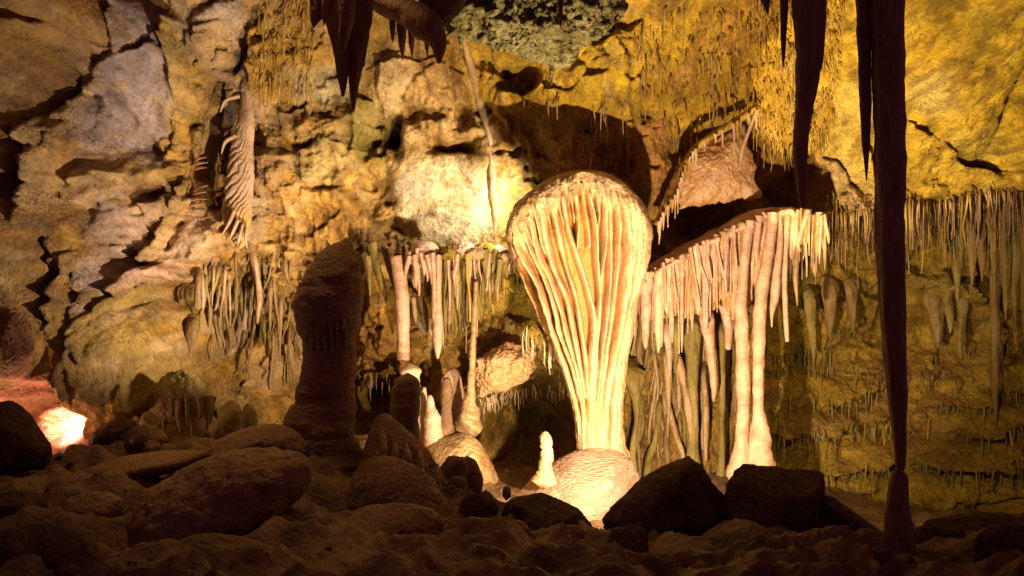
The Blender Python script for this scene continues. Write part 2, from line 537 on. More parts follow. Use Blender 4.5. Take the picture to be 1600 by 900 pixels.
out += (0.35 + 0.65 * rough) * 0.05 * fbm(pw * 2.2, 5, 60, 0.55) * (1 - 0.6 * m_patch)
out += 0.018 * fbm(pw * 9, 4, 61, 0.6) * (1 - 0.5 * m_patch)
# popcorn relief on the yellow vault
pop = np.maximum(0, fbm(pw * 13, 3, 62)) * 0.05
pop = pop * (1 + 1.0 * m_slab)
out += pop * (0.35 + 0.65 * sstep(0, .5, fbm(pw * 1.4 + 8, 3, 63))) * (0.5 * m_mid + m_right)
# soft folds where water has run down the rock
fo = fbm(np.stack([(X * 0.94 + Z * 0.34) * 2.1 + 0.5 * wu, Y * 0.6, (Z * 0.94 - X * 0.34) * 0.45 + 0.25 * wv], -1), 3, 78, 0.45, ridged=True)
m_fo = sstep(-.15, .3, fbm(pw * 0.55 + 120, 2, 79)) * np.clip(0.6 * m_left + m_mid, 0, 1) * (1 - m_patch)
out += 0.11 * (fo - 0.5) * m_fo
hol = sstep(0.22, 0.42, fbm(pw * np.array([1.5, 1.0, 2.4], np.float32) + 140, 3, 83)) * np.clip(0.8 * m_left + m_mid + 0.5 * m_right, 0, 1) * (1 - m_patch) * (1 - m_slab) * (1 - m_olive)
out -= 0.16 * hol
# tilted strata: each bed overhangs the next
wst = 0.55 * fbm(pw * 0.7 + 31, 4, 68) + 0.10 * fbm(pw * 3.1 + 31, 3, 69)
for kst, ast, msk in ((1.25, 0.20, sstep(-.25, .25, fbm(pw * 0.6 + 70, 2, 71))), (3.1, 0.085, sstep(-.2, .3, fbm(pw * 0.9 + 90, 2, 73))), (7.5, 0.028, sstep(-.1, .3, fbm(pw * 1.3 + 20, 2, 74)))):
    tst = (Z * 0.86 - X * 0.38 + wst) * kst
    sw = tst - np.floor(tst)
    saw = np.where(sw < 0.88, 1 - sw / 0.88, (sw - 0.88) / 0.12)
    out += rough * ast * (saw - 0.5) * msk * np.clip(m_left + 0.75 * m_mid + 0.35 * m_right, 0, 1) * (1 - 0.8 * m_patch) * (1 - 0.8 * m_olive) * (1 - 0.7 * m_slab) * (1 - m_low)
# vertical drip flutes of flowstone
fl = fbm(np.stack([X * 7 + wu * 0.8, Y * 1.5, Z * 0.55 + wv * 0.4], -1), 3, 70, 0.55, ridged=True)
m_fl = np.clip(m_low * 0.2 + box(400, 570, -50, 420, 40) * 0.6 + box(320, 460, 390, 620, 30) + box(430, 640, 380, 560, 30) * 0.7 + box(960, 1180, 430, 760, 30) * 0.9
               + box(60, 330, 470, 700, 30) * 0.25 + box(980, 1300, -40, 260, 40) * 0.35, 0, 1)
out += m_fl * 0.085 * fl
fl2 = fbm(np.stack([X * 19 + wu, Y * 2, Z * 1.2 + wv * 0.4], -1), 2, 72, 0.5, ridged=True)
out += m_fl * 0.03 * fl2


PL = [  # outline in the photo, rise, rock colour, shade painted into the sunk ones (None: as around), warp of its face
    ([(150, 110), (200, 80), (260, 60), (285, 75), (285, 150), (270, 200), (230, 240), (175, 245), (140, 240), (115, 200), (130, 150)], .10, (.37, .32, .33)),
    ([(165, 60), (200, 10), (260, 20), (285, 60), (250, 75), (190, 85)], .05, (.36, .31, .30)),
    ([(290, 60), (300, 30), (340, 20), (390, 10), (385, 50), (340, 60), (310, 80)], .14, (.42, .37, .33)),
    ([(-80, -60), (95, -60), (98, 95), (60, 95), (-80, 115)], .32, (.32, .22, .06)),
    ([(-10, 100), (105, 95), (110, 130), (60, 175), (30, 195), (-10, 160)], -.26, (.25, .15, .08)),  # recess, overhang shadow painted as dark brown
    ([(140, 120), (165, 92), (162, 120), (117, 190), (97, 250), (80, 330), (56, 320), (48, 240), (55, 175), (80, 180), (110, 150)], .20, (.52, .41, .25)),
    ([(0, 200), (18, 190), (40, 260), (50, 320), (55, 360), (35, 370), (15, 330), (0, 320)], .02, (.30, .17, .07)),
    ([(270, 45), (290, 50), (302, 100), (297, 180), (282, 240), (260, 252), (274, 180), (280, 110)], .24, (.46, .34, .11)),
    ([(302, 100), (330, 110), (335, 200), (310, 230), (275, 228), (297, 170)], .07, (.42, .28, .06)),
    ([(80, 280), (120, 265), (190, 270), (205, 248), (230, 262), (252, 288), (200, 292), (185, 300), (120, 320), (90, 310)], .22, (.46, .34, .17)),
    ([(200, 290), (252, 287), (248, 317), (198, 319)], -.26, (.24, .15, .07)),  # undercut below the broken ledge, shade painted dark
    ([(130, 330), (200, 322), (260, 315), (265, 340), (240, 380), (225, 410), (180, 430), (145, 425), (135, 390)], .06, (.43, .32, .26)),
    ([(265, 330), (340, 335), (352, 380), (320, 410), (270, 415), (237, 415), (262, 365)], .16, (.50, .38, .31)),
    ([(223, 412), (264, 340), (284, 278), (302, 283), (277, 345), (247, 408)], .30, (.44, .33, .17)),
    ([(172, 455), (222, 420), (270, 415), (320, 438), (290, 443), (250, 432), (200, 456)], .36, (.64, .45, .40)),
    ([(235, 446), (320, 445), (332, 470), (300, 492), (240, 482)], -.36, (.2, .12, .05)),  # hollow under the pink lip, its shade put into the colour
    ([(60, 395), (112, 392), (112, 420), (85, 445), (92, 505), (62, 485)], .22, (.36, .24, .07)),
    ([(38, 380), (60, 358), (64, 475), (48, 482)], -.28, (.2, .12, .06)),  # crevice darkened by painted shade
    ([(105, 525), (168, 470), (240, 444), (238, 460), (180, 492), (130, 535)], .24, (.40, .30, .08)),
    ([(120, 535), (180, 492), (240, 470), (265, 520), (302, 560), (290, 600), (240, 640), (160, 672), (130, 640), (110, 580)], .26, (.28, .20, .045)),
    ([(68, 480), (110, 480), (115, 560), (135, 640), (100, 600), (73, 560)], .12, (.30, .21, .05)),
    ([(322, 110), (345, 125), (338, 195), (352, 200), (350, 330), (328, 330), (322, 230), (312, 180)], -.30, (.24, .15, .07)),  # recess by the ear drapery, shade painted in
    ([(322, 60), (365, 48), (374, 80), (350, 106), (322, 106)], .14, (.46, .34, .20)),
    ([(395, 60), (480, 70), (540, 110), (480, 150), (400, 150)], .10, (.44, .29, .05)),
    ([(458, 120), (520, 103), (532, 140), (470, 157)], .07, (.42, .40, .33)),
    ([(468, 242), (515, 214), (562, 198), (562, 260), (530, 292), (480, 288)], .20, (.40, .33, .17)),
    ([(398, 262), (440, 234), (468, 250), (440, 300), (400, 312)], .16, (.46, .31, .19)),
    ([(480, 296), (540, 294), (562, 322), (520, 352), (480, 342)], .22, (.48, .29, .07)),
    ([(393, 312), (420, 308), (416, 360), (400, 386), (388, 350)], .22, (.44, .34, .28)),
    ([(413, 382), (470, 370), (477, 420), (430, 442)], .17, (.56, .38, .17)),
    ([(420, 560), (470, 520), (475, 580), (430, 605), (385, 600)], .14, (.52, .38, .27)),
    ([(558, 160), (587, 163), (577, 237), (553, 242)], .30, (.27, .24, .04)),
    ([(600, 190), (627, 173), (622, 217), (602, 227)], -.40, (.2, .16, .04)),  # hollow with its darkness painted in
    ([(628, 202), (662, 184), (662, 215), (630, 222)], .16, (.60, .47, .32)),
    ([(594, 95), (642, 83), (652, 150), (630, 176), (600, 182), (591, 140)], .16, (.66, .52, .37)),
    ([(650, 130), (690, 106), (730, 120), (757, 200), (740, 214), (700, 214), (660, 200), (633, 160)], .12, (.42, .27, .12)),  # brown of this face is painted shade
    ([(650, 207), (742, 212), (737, 232), (690, 232), (660, 222)], -.28, (.34, .22, .10)),  # undercut, shade put into the brown
    ([(720, 70), (745, 150), (780, 230), (800, 230), (790, 150), (800, 60)], .10, (.50, .35, .05)),
    ([(820, 135), (860, 95), (905, 100), (965, 52), (982, 120), (990, 190), (960, 180), (905, 165), (850, 180)], .16, (.55, .40, .03)),
    ([(980, 195), (1040, 180), (1062, 260), (1040, 330), (1010, 320), (990, 250)], .14, (.46, .26, .10)),
    ([(1290, 250), (1310, 248), (1366, 320), (1340, 335), (1290, 330)], .10, (.54, .40, .33)),
    ([(1300, 140), (1345, 130), (1352, 240), (1366, 312), (1320, 270), (1288, 210)], .16, (.60, .46, .16)),
    ([(1410, -60), (1640, -60), (1640, 120), (1560, 210), (1522, 237), (1490, 215), (1450, 160), (1412, 120)], .16, None),
    ([(1416, 190), (1470, 228), (1497, 262), (1480, 302), (1416, 316)], .08, (.56, .40, .06)),
    ([(1200, 470), (1290, 480), (1330, 450), (1362, 470), (1362, 540), (1280, 562), (1210, 560)], .22, None),
    ([(1205, 590), (1260, 578), (1340, 588), (1380, 604), (1300, 622), (1220, 618)], .16, (.40, .29, .05)),
    ([(1420, 592), (1500, 580), (1590, 560), (1660, 570), (1600, 606), (1480, 618)], .18, (.46, .34, .06)),
    ([(1230, 640), (1320, 636), (1380, 650), (1330, 670), (1240, 668)], .14, (.30, .19, .06)),
    ([(1440, 644), (1540, 628), (1620, 622), (1660, 650), (1560, 668), (1460, 668)], .16, (.42, .31, .06)),
    ([(1240, 690), (1330, 684), (1400, 694), (1390, 720), (1290, 730)], .15, (.40, .28, .05)),
    ([(1430, 690), (1530, 682), (1640, 690), (1640, 715), (1520, 716)], .14, (.34, .23, .05)),
    ([(1300, 750), (1400, 736), (1500, 732), (1600, 770), (1500, 800), (1320, 800)], .2, (.44, .33, .06)),
    ([(1230, 350), (1290, 430), (1270, 470), (1235, 460)], .1, None),
    ([(1385, 425), (1440, 430), (1480, 445), (1500, 480), (1470, 470), (1420, 445)], .2, (.36, .27, .09)),
    ([(1470, 440), (1500, 458), (1547, 520), (1500, 547), (1440, 522), (1418, 450)], .24, None),
]


def plate(poly, h, sd):
    r = np.random.default_rng(sd)
    pl = np.array(poly, float)
    x0, x1, y0, y1 = pl[:, 0].min() - 45, pl[:, 0].max() + 45, pl[:, 1].min() - 45, pl[:, 1].max() + 45
    j, i = np.nonzero((U > x0) & (U < x1) & (VV > y0) & (VV < y1))
    if not len(j):
        return None
    sl = np.s_[j.min():j.max() + 1, i.min():i.max() + 1]
    u, v = U[sl] + 6 * wu[sl] + 3 * wu2[sl], VV[sl] + 6 * wv[sl] + 3 * wv2[sl]
    d, _ = dist_poly(u, v, [tuple(p) for p in pl] + [tuple(pl[0])])
    c = np.zeros(u.shape, bool)
    for (ax, ay), (bx, by) in zip(pl, np.roll(pl, -1, 0)):
        if ay != by:
            c ^= ((ay > v) != (by > v)) & (u < (bx - ax) * (v - ay) / (by - ay) + ax)
    sd_ = np.where(c, d, -d)
    cx, cyy = pl.mean(0)
    gx, gy = r.normal(0, 0.10, 2)
    sx, sy = max(25, np.ptp(pl[:, 0]) / 2), max(25, np.ptp(pl[:, 1]) / 2)
    face = h + gx * np.clip((u - cx) / sx, -1.3, 1.3) + gy * np.clip((v - cyy) / sy, -1.3, 1.3) + 0.05 * np.clip(1 - (d / 40), 0, 1) * np.where(c, -1, 0) * np.sign(h)
    return sl, sstep(-3.5, 5, sd_), sstep(-14, 10, sd_), face


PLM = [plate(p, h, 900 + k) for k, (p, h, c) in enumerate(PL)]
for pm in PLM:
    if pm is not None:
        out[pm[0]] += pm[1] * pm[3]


def bump_(px, py, rx, ry, h, soft=0.8, ang=0):
    global out
    out = out + h * zone(px, py, rx, ry, soft, ang)


def ledge(pts, h, up, down, fade=40):
    """a shelf whose lip runs along pts: it swells over `up` px above the lip and falls back over `down` px below"""
    global out
    d, s = dist_poly(U1, V1, pts)
    prof = np.where(s < 0, np.exp(-d / up), np.exp(-(d / down) ** 2))
    x0, x1 = min(p[0] for p in pts), max(p[0] for p in pts)
    out = out + h * prof * sstep(x0 - fade, x0 + fade * .3, U1) * (1 - sstep(x1 - fade * .3, x1 + fade, U1))


def ridge(pts, h, w):
    global out
    d, s = dist_poly(U1, V1, pts)
    out = out + h * np.exp(-(d / w) ** 2)


# left wall: arris, crevices, shelves, the olive dome and the orange lobe
ridge([(205, 0), (190, 50), (165, 100), (140, 125), (112, 190), (85, 260), (60, 330)], 0.28, 16)
ridge([(180, 60), (150, 110), (120, 180)], -0.18, 24)
bump_(50, 75, 75, 35, 0.45, 0.5)
bump_(60, 250, 26, 70, 0.22, 0.7)
ridge([(205, 40), (195, 0), (230, -40)], -0.2, 14)
ridge([(255, 30), (300, 40), (340, 10)], -0.16, 13)
ridge([(330, 100), (370, 60), (390, 70), (365, 105), (330, 100)], -0.18, 7)
bump_(350, 82, 26, 20, 0.12)
ridge([(290, 20), (275, 120), (262, 200)], 0.14, 12)
bump_(200, 130, 90, 70, 0.14, 0.9)
ledge([(130, 285), (190, 272), (215, 285), (250, 280)], 0.22, 22, 5, 15)
bump_(225, 300, 26, 12, -0.2)
ledge([(160, 315), (230, 320), (300, 295)], 0.08, 30, 6, 20)
ridge([(90, 300), (120, 330), (90, 390), (60, 420)], -0.22, 30)
ridge([(60, 420), (58, 480), (66, 560)], -0.2, 30)
bump_(85, 480, 14, 60, 0.25)
ridge([(190, 450), (230, 424), (270, 424), (320, 442)], 0.20, 11)
ledge([(200, 455), (250, 440), (330, 448)], 0.22, 18, 6, 20)
bump_(270, 468, 55, 18, -0.5, 0.5, 6)
bump_(210, 585, 125, 105, 0.35, 0.9)
ledge([(225, 640), (280, 615), (335, 640)], 0.35, 50, 8, 20)
bump_(290, 670, 40, 26, -0.7, 0.5)
ridge([(135, 545), (155, 572)], -0.06, 4)
bump_(20, 535, 60, 50, 0.45, 0.7, -20)
ledge([(-20, 600), (30, 585), (62, 545)], 0.35, 40, 7, 15)
bump_(70, 660, 70, 55, -0.45, 0.4, 30)
bump_(370, 470, 60, 75, -0.35, 0.7)
bump_(345, 545, 40, 40, -0.25, 0.6)
for a in ((440, 430, 26, 24), (452, 380, 24, 30), (420, 350, 22, 20), (470, 310, 30, 22), (540, 300, 40, 30), (520, 230, 36, 24), (440, 240, 30, 30)):
    bump_(a[0], a[1], a[2], a[3], 0.14, 0.8)
ledge([(470, 232), (515, 212), (560, 190)], 0.2, 30, 5, 15)
bump_(585, 205, 20, 40, -0.45, 0.6, 20)
bump_(615, 200, 12, 26, -0.35, 0.5, 15)
ledge([(660, 205), (700, 212), (742, 200)], 0.3, 26, 7, 15)
bump_(700, 225, 40, 10, -0.25)
ledge([(590, 345), (625, 345), (655, 372)], 0.2, 30, 8, 15)
bump_(625, 362, 34, 10, -0.25, 0.6, 15)
bump_(620, 120, 40, 60, 0.12)
bump_(815, 105, 34, 40, -0.8, 0.5)
bump_(905, 260, 105, 100, -0.12, 0.5)
ridge([(725, 60), (745, 150), (770, 230)], 0.05, 16)
# the dark openings low in the wall
bump_(600, 615, 62, 45, -0.7, 0.5)
bump_(830, 655, 72, 70, -1.7, 0.4)
ledge([(560, 578), (610, 590), (650, 580)], 0.3, 24, 6, 12)
ledge([(745, 632), (800, 612), (880, 606)], 0.35, 30, 7, 12)
ridge([(800, 560), (830, 540), (850, 510)], 0.1, 14)
# over the right-hand canopy
ridge([(980, 130), (1010, 220), (1050, 320)], 0.08, 26)
bump_(1020, 270, 40, 60, 0.12)
bump_(1240, 300, 60, 26, -0.3, 0.5)
bump_(1100, 340, 80, 30, -0.5, 0.5, -14)
ridge([(1290, 235), (1330, 285), (1365, 310)], -0.12, 6)
ridge([(1320, 270), (1360, 300)], 0.07, 8)
ridge([(1410, 175), (1450, 210), (1490, 225), (1500, 250)], -0.14, 15)
ridge([(1560, 240), (1600, 170), (1640, 120)], -0.5, 22)
ledge([(1410, 200), (1450, 215), (1490, 245), (1500, 262)], 0.2, 34, 6, 15)
bump_(1545, 252, 60, 14, -0.35, 0.7, 5)
# the shelf that ends the vault and the tiers below it
ledge([(1270, 338), (1340, 332), (1420, 318), (1470, 316), (1540, 298), (1620, 306), (1800, 300)], 0.42, 30, 6, 20)
ledge([(1290, 430), (1340, 440), (1400, 428), (1470, 448), (1500, 470)], 0.2, 12, 10, 20)
for z in ((1400, 590, 200, 22), (1300, 650, 150, 20), (1520, 650, 110, 22), (1400, 705, 160, 20)):
    bump_(*z, 0.16, 0.8, -3)
ledge([(1200, 575), (1290, 560), (1400, 578), (1500, 570), (1600, 545), (1750, 540)], 0.40 * (0.35 + 1.1 * sstep(-.3, .4, fbm(pw * 1.3 + 28, 2, 77))), 34, 7, 20)
ledge([(1200, 625), (1300, 620), (1450, 632), (1600, 610), (1750, 610)], 0.38 * (0.35 + 1.1 * sstep(-.3, .4, fbm(pw * 1.3 + 26, 2, 77))), 26, 7, 20)
ledge([(1210, 672), (1320, 668), (1450, 672), (1620, 664), (1750, 670)], 0.36 * (0.35 + 1.1 * sstep(-.3, .4, fbm(pw * 1.3 + 24, 2, 77))), 26, 7, 20)
ledge([(1280, 735), (1400, 720), (1520, 715), (1700, 725)], 0.40 * (0.35 + 1.1 * sstep(-.3, .4, fbm(pw * 1.3 + 28, 2, 77))), 30, 8, 20)
bump_(1270, 500, 50, 60, 0.15)
bump_(1520, 500, 40, 80, 0.25)
bump_(1350, 480, 50, 35, 0.15)
bump_(1240, 545, 30, 60, -0.3)
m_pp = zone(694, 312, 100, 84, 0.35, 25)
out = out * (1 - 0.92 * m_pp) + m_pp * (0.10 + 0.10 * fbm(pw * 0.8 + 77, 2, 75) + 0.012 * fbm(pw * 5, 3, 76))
Yf = (Y - out).astype(np.float32)

# base colours of the rock: where it is grey limestone, ochre, cream, rust, plus a few lit spots painted in
C = np.zeros(X.shape + (3,), np.float32)
C[:] = (0.36, 0.22, 0.06)
n_a, n_b, n_c = fbm(pw * 0.9 + 3, 4, 80), fbm(pw * 1.7 + 9, 4, 81), fbm(pw * 3.2 + 2, 4, 82)


def paint(mask, col, k=1.0):
    mm = np.clip(mask * k, 0, 1)[..., None]
    C[:] = C * (1 - mm) + np.array(col, np.float32) * mm


paint(m_left, (0.36, 0.21, 0.06))
paint(m_left * sstep(-0.05, 0.35, n_a), (0.36, 0.30, 0.275))
paint(m_left * sstep(0.1, 0.4, n_b), (0.36, 0.22, 0.06), 0.7)
for z in ((185, 130, 95, 90), (330, 40, 55, 40), (190, 345, 70, 45), (230, 400, 60, 40)):
    paint(zone(*z, 0.8), (0.37, 0.325, 0.335), 0.9)
paint(zone(62, 250, 22, 75, .8), (0.55, 0.43, 0.26))
paint(zone(255, 428, 75, 14, .8, -4), (0.62, 0.42, 0.36), 0.9)
paint(zone(300, 380, 60, 40, .9), (0.44, 0.31, 0.25), 0.7)
paint(zone(200, 580, 160, 120, .8), (0.25, 0.175, 0.04), 0.85)
paint(zone(270, 610, 60, 40, .8), (0.26, 0.20, 0.03), 0.7)
paint(zone(10, 530, 70, 60, .6), (0.34, 0.17, 0.05), 0.9)
paint(box(-200, 40, -100, 480, 25), (0.27, 0.19, 0.05), 0.8)
paint(zone(70, 660, 110, 90, .7), (0.36, 0.11, 0.045), 1)
paint(zone(100, 665, 34, 40, .9), (0.55, 0.34, 0.27), 0.6)  # pale pink painted where the niche spot falls, a painted hot spot
paint(zone(40, 600, 30, 18, .6), (0.5, 0.26, 0.24), 0.8)
paint(m_mid, (0.40, 0.265, 0.075), 0.85)
paint(m_mid * sstep(0.0, 0.35, n_b), (0.44, 0.30, 0.06), 0.8)
paint(m_mid * sstep(0.15, 0.4, n_c), (0.36, 0.30, 0.19), 0.6)
paint(box(440, 640, 290, 700, 40), (0.44, 0.25, 0.08), 0.55)
paint(zone(430, 560, 60, 40, .8), (0.50, 0.35, 0.25), 0.6)
paint(zone(510, 140, 60, 34, .8), (0.40, 0.38, 0.30), 0.7)
paint(zone(590, 200, 34, 60, .9), (0.27, 0.25, 0.04), 0.75)
paint(zone(500, 330, 60, 50, .9), (0.42, 0.24, 0.06), 0.5)
paint(zone(625, 120, 36, 75, .8), (0.66, 0.52, 0.36), 0.85)
paint(zone(694, 312, 104, 88, .4, 25), (0.76, 0.66, 0.50), 0.97)  # pale cream puts some of the patch's lamplight into the colour
paint(zone(640, 300, 34, 50, .8), (0.42, 0.40, 0.34), 0.8)
paint(zone(690, 160, 60, 45, .8), (0.46, 0.31, 0.16), 0.7)
paint(zone(790, 580, 50, 50, .8), (0.60, 0.42, 0.27), 0.8)
paint(zone(810, 450, 24, 40, .8), (0.50, 0.42, 0.08), 0.8)
paint(box(770, 1000, 60, 200, 30), (0.54, 0.39, 0.03), 0.85)
paint(zone(960, 230, 90, 80, .8), (0.46, 0.27, 0.11), 0.8)
paint(box(980, 1330, -100, 210, 40), (0.53, 0.375, 0.025), 0.85)
paint(box(980, 1330, -100, 210, 40) * sstep(0.05, 0.4, n_c), (0.42, 0.24, 0.05), 0.8)
paint(zone(1030, 260, 50, 70, .8), (0.46, 0.25, 0.10), 0.8)
paint(zone(1320, 290, 50, 60, .8), (0.54, 0.40, 0.32), 0.8)
paint(zone(1300, 180, 40, 60, .8), (0.60, 0.46, 0.20), 0.7)
paint(m_slab, (0.55, 0.385, 0.04), 0.9)
paint(m_slab * sstep(0.05, 0.45, n_b), (0.58, 0.47, 0.12), 0.8)
paint(m_slab * sstep(0.12, 0.42, n_c), (0.27, 0.19, 0.03), 0.75)
paint(m_slab * sstep(0.25, 0.45, fbm(pw * 9 + 4, 3, 96)), (0.20, 0.14, 0.03), 0.6)
paint(zone(1450, 150, 40, 30, .9, 40), (0.42, 0.34, 0.22), 0.7)
paint(zone(1350, 220, 60, 70, .9), (0.60, 0.47, 0.22), 0.6)
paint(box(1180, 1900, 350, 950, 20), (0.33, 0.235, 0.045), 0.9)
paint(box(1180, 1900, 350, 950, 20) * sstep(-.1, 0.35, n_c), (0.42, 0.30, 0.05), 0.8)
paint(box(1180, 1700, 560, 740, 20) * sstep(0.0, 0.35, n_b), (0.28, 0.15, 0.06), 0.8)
paint(box(960, 1180, 430, 800, 30), (0.38, 0.25, 0.08), 0.8)
std = fbm(np.stack([(X * 0.6 + Z * 0.8) * 4.5 + wu, Y, (Z * 0.6 - X * 0.8) * 0.9 + wv], -1), 4, 95)
paint(m_left * sstep(0.12, 0.4, std), (0.46, 0.30, 0.07), 0.75)
paint(m_left * sstep(0.15, 0.4, -std), (0.48, 0.40, 0.30), 0.6)
paint(sstep(0.3, 0.55, fbm(pw * 2.4 + 30, 5, 90)), (0.17, 0.10, 0.035), 0.55)
paint(sstep(0.45, 0.6, fbm(pw * 8 + 30, 3, 92)), (0.16, 0.09, 0.03), 0.5)
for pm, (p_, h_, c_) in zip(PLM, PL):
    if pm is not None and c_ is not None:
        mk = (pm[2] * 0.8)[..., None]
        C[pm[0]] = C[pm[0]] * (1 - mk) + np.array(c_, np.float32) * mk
paint(sstep(0.25, 0.5, fbm(np.stack([X * 5 + wu, Y, Z * 0.9 + wv * .3], -1), 3, 93)) * (1 - m_pp) * (1 - m_left * 0.6), (0.20, 0.11, 0.03), 0.6)
paint(sstep(0.3, 0.5, fbm(pw * 3.7 + 70, 4, 94)) * np.clip(m_left + m_mid, 0, 1), (0.50, 0.38, 0.24), 0.5)
C *= (1 + 0.35 * fbm(pw * 6, 3, 91))[..., None]
gr = np.clip(1.6 * (C[..., 2] / np.maximum(C[..., 0], 1e-3) - 0.45), 0, 1)[..., None] * (m_left + m_pp).clip(0, 1)[..., None]
C *= np.array((0.97, 0.92, 0.62), np.float32) * (1 - gr) + np.array((1.0, 0.97, 1.05), np.float32) * gr
C = np.clip(C, 0.02, 0.85)
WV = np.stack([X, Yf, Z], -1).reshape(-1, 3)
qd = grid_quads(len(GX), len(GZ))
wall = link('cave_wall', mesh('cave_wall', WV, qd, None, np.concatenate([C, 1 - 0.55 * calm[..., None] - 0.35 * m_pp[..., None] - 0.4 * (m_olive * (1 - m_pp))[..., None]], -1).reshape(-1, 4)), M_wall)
tag(wall, 'ochre and grey cave wall leaning over into a yellow vault', 'cave wall', kind='structure')


def wall_y(x, z):
    i = np.clip((x - GX[0]) / (GX[1] - GX[0]), 0, len(GX) - 1.001)
    j = np.clip((z - GZ[0]) / (GZ[1] - GZ[0]), 0, len(GZ) - 1.001)
    return Yf[np.floor(j).astype(int), np.floor(i).astype(int)]


_DS = np.arange(5.5, 18, 0.03)


def hit(px, py):
    """depth at which the line of sight through (px, py) meets the wall"""
    y = wall_y((px - 800) * K * _DS, CZ - (py - 450) * K * _DS)
    k = np.nonzero(_DS >= y)[0]
    return float(_DS[k[0]]) if len(k) else 13.0


# the roof over the camera
gx, gy = np.arange(-10, 12.01, 0.15), np.arange(-4, 9.4, 0.15)
RX, RY = np.meshgrid(gx, gy)
rz = 6.9 + 0.5 * fbm(np.stack([RX * .5, RY * .5, RX * 0], -1), 4, 21) + 0.12 * fbm(np.stack([RX * 2, RY * 2, RX * 0], -1), 4, 22)
roof = link('cave_ceiling', mesh('cave_ceiling', np.stack([RX, RY, rz], -1).reshape(-1, 3), grid_quads(len(gx), len(gy))), M_brown)
tag(roof, 'dark rough cave ceiling overhead', 'ceiling', kind='structure')

# ---------------------------------------------------------------- the ground
GT = [(-300, 900, 5), (0, 900, 5), (400, 900, 5), (800, 900, 5), (1200, 900, 5), (1600, 900, 5), (1900, 900, 5),
      (0, 745, 7.6), (120, 725, 8.2), (230, 720, 8.4), (330, 700, 8.6), (450, 690, 8.8), (560, 720, 8.6), (640, 760, 8.0), (740, 830, 7.2), (850, 850, 6.9), (950, 850, 6.8), (1100, 838, 6.9),
      (1250, 828, 7.0), (1400, 850, 6.8), (1600, 840, 6.8), (1900, 840, 6.8), (-300, 760, 7.4),
      (100, 880, 5.8), (300, 880, 5.8), (600, 860, 6.2), (500, 800, 7.0),
      (90, 730, 10.0), (250, 700, 10.4), (360, 690, 10.5), (500, 690, 11), (600, 690, 12), (690, 715, 11.9), (700, 742, 10.8), (780, 790, 9.8), (800, 745, 11.8), (830, 735, 13.5),
      (900, 860, 9.4), (1000, 860, 9.2), (930, 760, 12.0), (1100, 770, 12.0), (1180, 735, 12.2), (1250, 850, 9.2), (1400, 850, 9.4), (1400, 800, 12.6), (1550, 810, 12.4), (1800, 820, 11), (1600, 870, 9), (1100, 860, 8.5)]
gp = np.array([P(*c) for c in GT])
n_g = len(gp)
R1 = np.linalg.norm(gp[:, None, :2] - gp[None, :, :2], axis=2)
A_ = np.zeros((n_g + 3, n_g + 3))
A_[:n_g, :n_g] = R1 - np.eye(n_g) * 0.03
A_[:n_g, n_g:] = np.c_[np.ones(n_g), gp[:, :2]]
A_[n_g:, :n_g] = A_[:n_g, n_g:].T
gw = np.linalg.solve(A_, np.r_[gp[:, 2], 0, 0, 0])
gx = np.arange(-8.5, 10.5, 0.035)
gy = np.concatenate([np.arange(-3, 3.6, 0.15), np.arange(3.6, 9, 0.025), np.arange(9, 17, 0.06)])
FX, FY = np.meshgrid(gx, gy)
FZ = gw[n_g] + gw[n_g + 1] * FX + gw[n_g + 2] * FY
for p, w in zip(gp, gw[:n_g]):
    FZ = FZ + w * np.sqrt((FX - p[0]) ** 2 + (FY - p[1]) ** 2)
FZ = np.clip(FZ, -2.3, 2.2)
pf = np.stack([FX, FY, FZ * 0], -1)
near = 1 - sstep(8.6, 9.6, FY)
lump = fbm(pf * 1.3 + 3, 4, 31, 0.5)
bil = np.abs(perlin(pf * 1.7 + 7, 33)) * 1.5 + 0.25 * np.abs(perlin(pf * 4.1 + 2, 34))
FZ += near * (0.14 * lump + 0.26 * (0.35 - bil)) + 0.018 * fbm(pf * 5, 4, 32) + near * 0.05 * sstep(0.1, 0.4, fbm(pf * 2.2 + 12, 3, 37)) + 0.01 * fbm(pf * 20, 3, 35)
FZ += (1 - near) * 0.12 * fbm(pf * 1.7, 4, 36)


def ground_z(x, y):
    i = int(np.clip(np.searchsorted(gx, x), 0, len(gx) - 1))
    j = int(np.clip(np.searchsorted(gy, y), 0, len(gy) - 1))
    return float(FZ[j, i])


ground = link('cave_floor', mesh('cave_floor', np.stack([FX, FY, FZ], -1).reshape(-1, 3), grid_quads(len(gx), len(gy))), M_brown)
tag(ground, 'dark lumpy flowstone floor of the cave', 'cave floor', kind='structure')

# ---------------------------------------------------------------- the shield
DS = 11.0
YC = 11.32
org = P(938, 700, DS)
shield = empty('shield_formation', org, 'tall pale fan shaped cave shield with long ribs narrowing down to a stem', 'shield formation')
shield['_org'] = list(org)
arc = np.array([(788, 372), (795, 335), (818, 308), (845, 288), (873, 273), (905, 265), (940, 268), (970, 282), (995, 303), (1012, 332), (1021, 368), (1019, 392)], float)
rows = [(265, 902, 912), (266, 895, 926), (268, 888, 940), (272, 876, 952), (278, 862, 964), (285, 849, 975), (300, 826, 992), (320, 806, 1006), (345, 793, 1016), (370, 789, 1020), (400, 798, 1015), (430, 812, 1006), (470, 829, 996), (510, 848, 988),
        (550, 866, 983), (590, 880, 978), (630, 892, 973), (665, 899, 971), (695, 902, 976), (720, 898, 985)]
rw = np.array(rows, float)


def sil(py):
    return np.interp(py, rw[:, 0], rw[:, 1]), np.interp(py, rw[:, 0], rw[:, 2])


def dep(py):
    return np.interp(py, [265, 285, 310, 350, 420, 520, 620, 700, 720], [0.90, 0.92, 0.92, 0.86, 0.72, 0.54, 0.42, 0.36, 0.40])


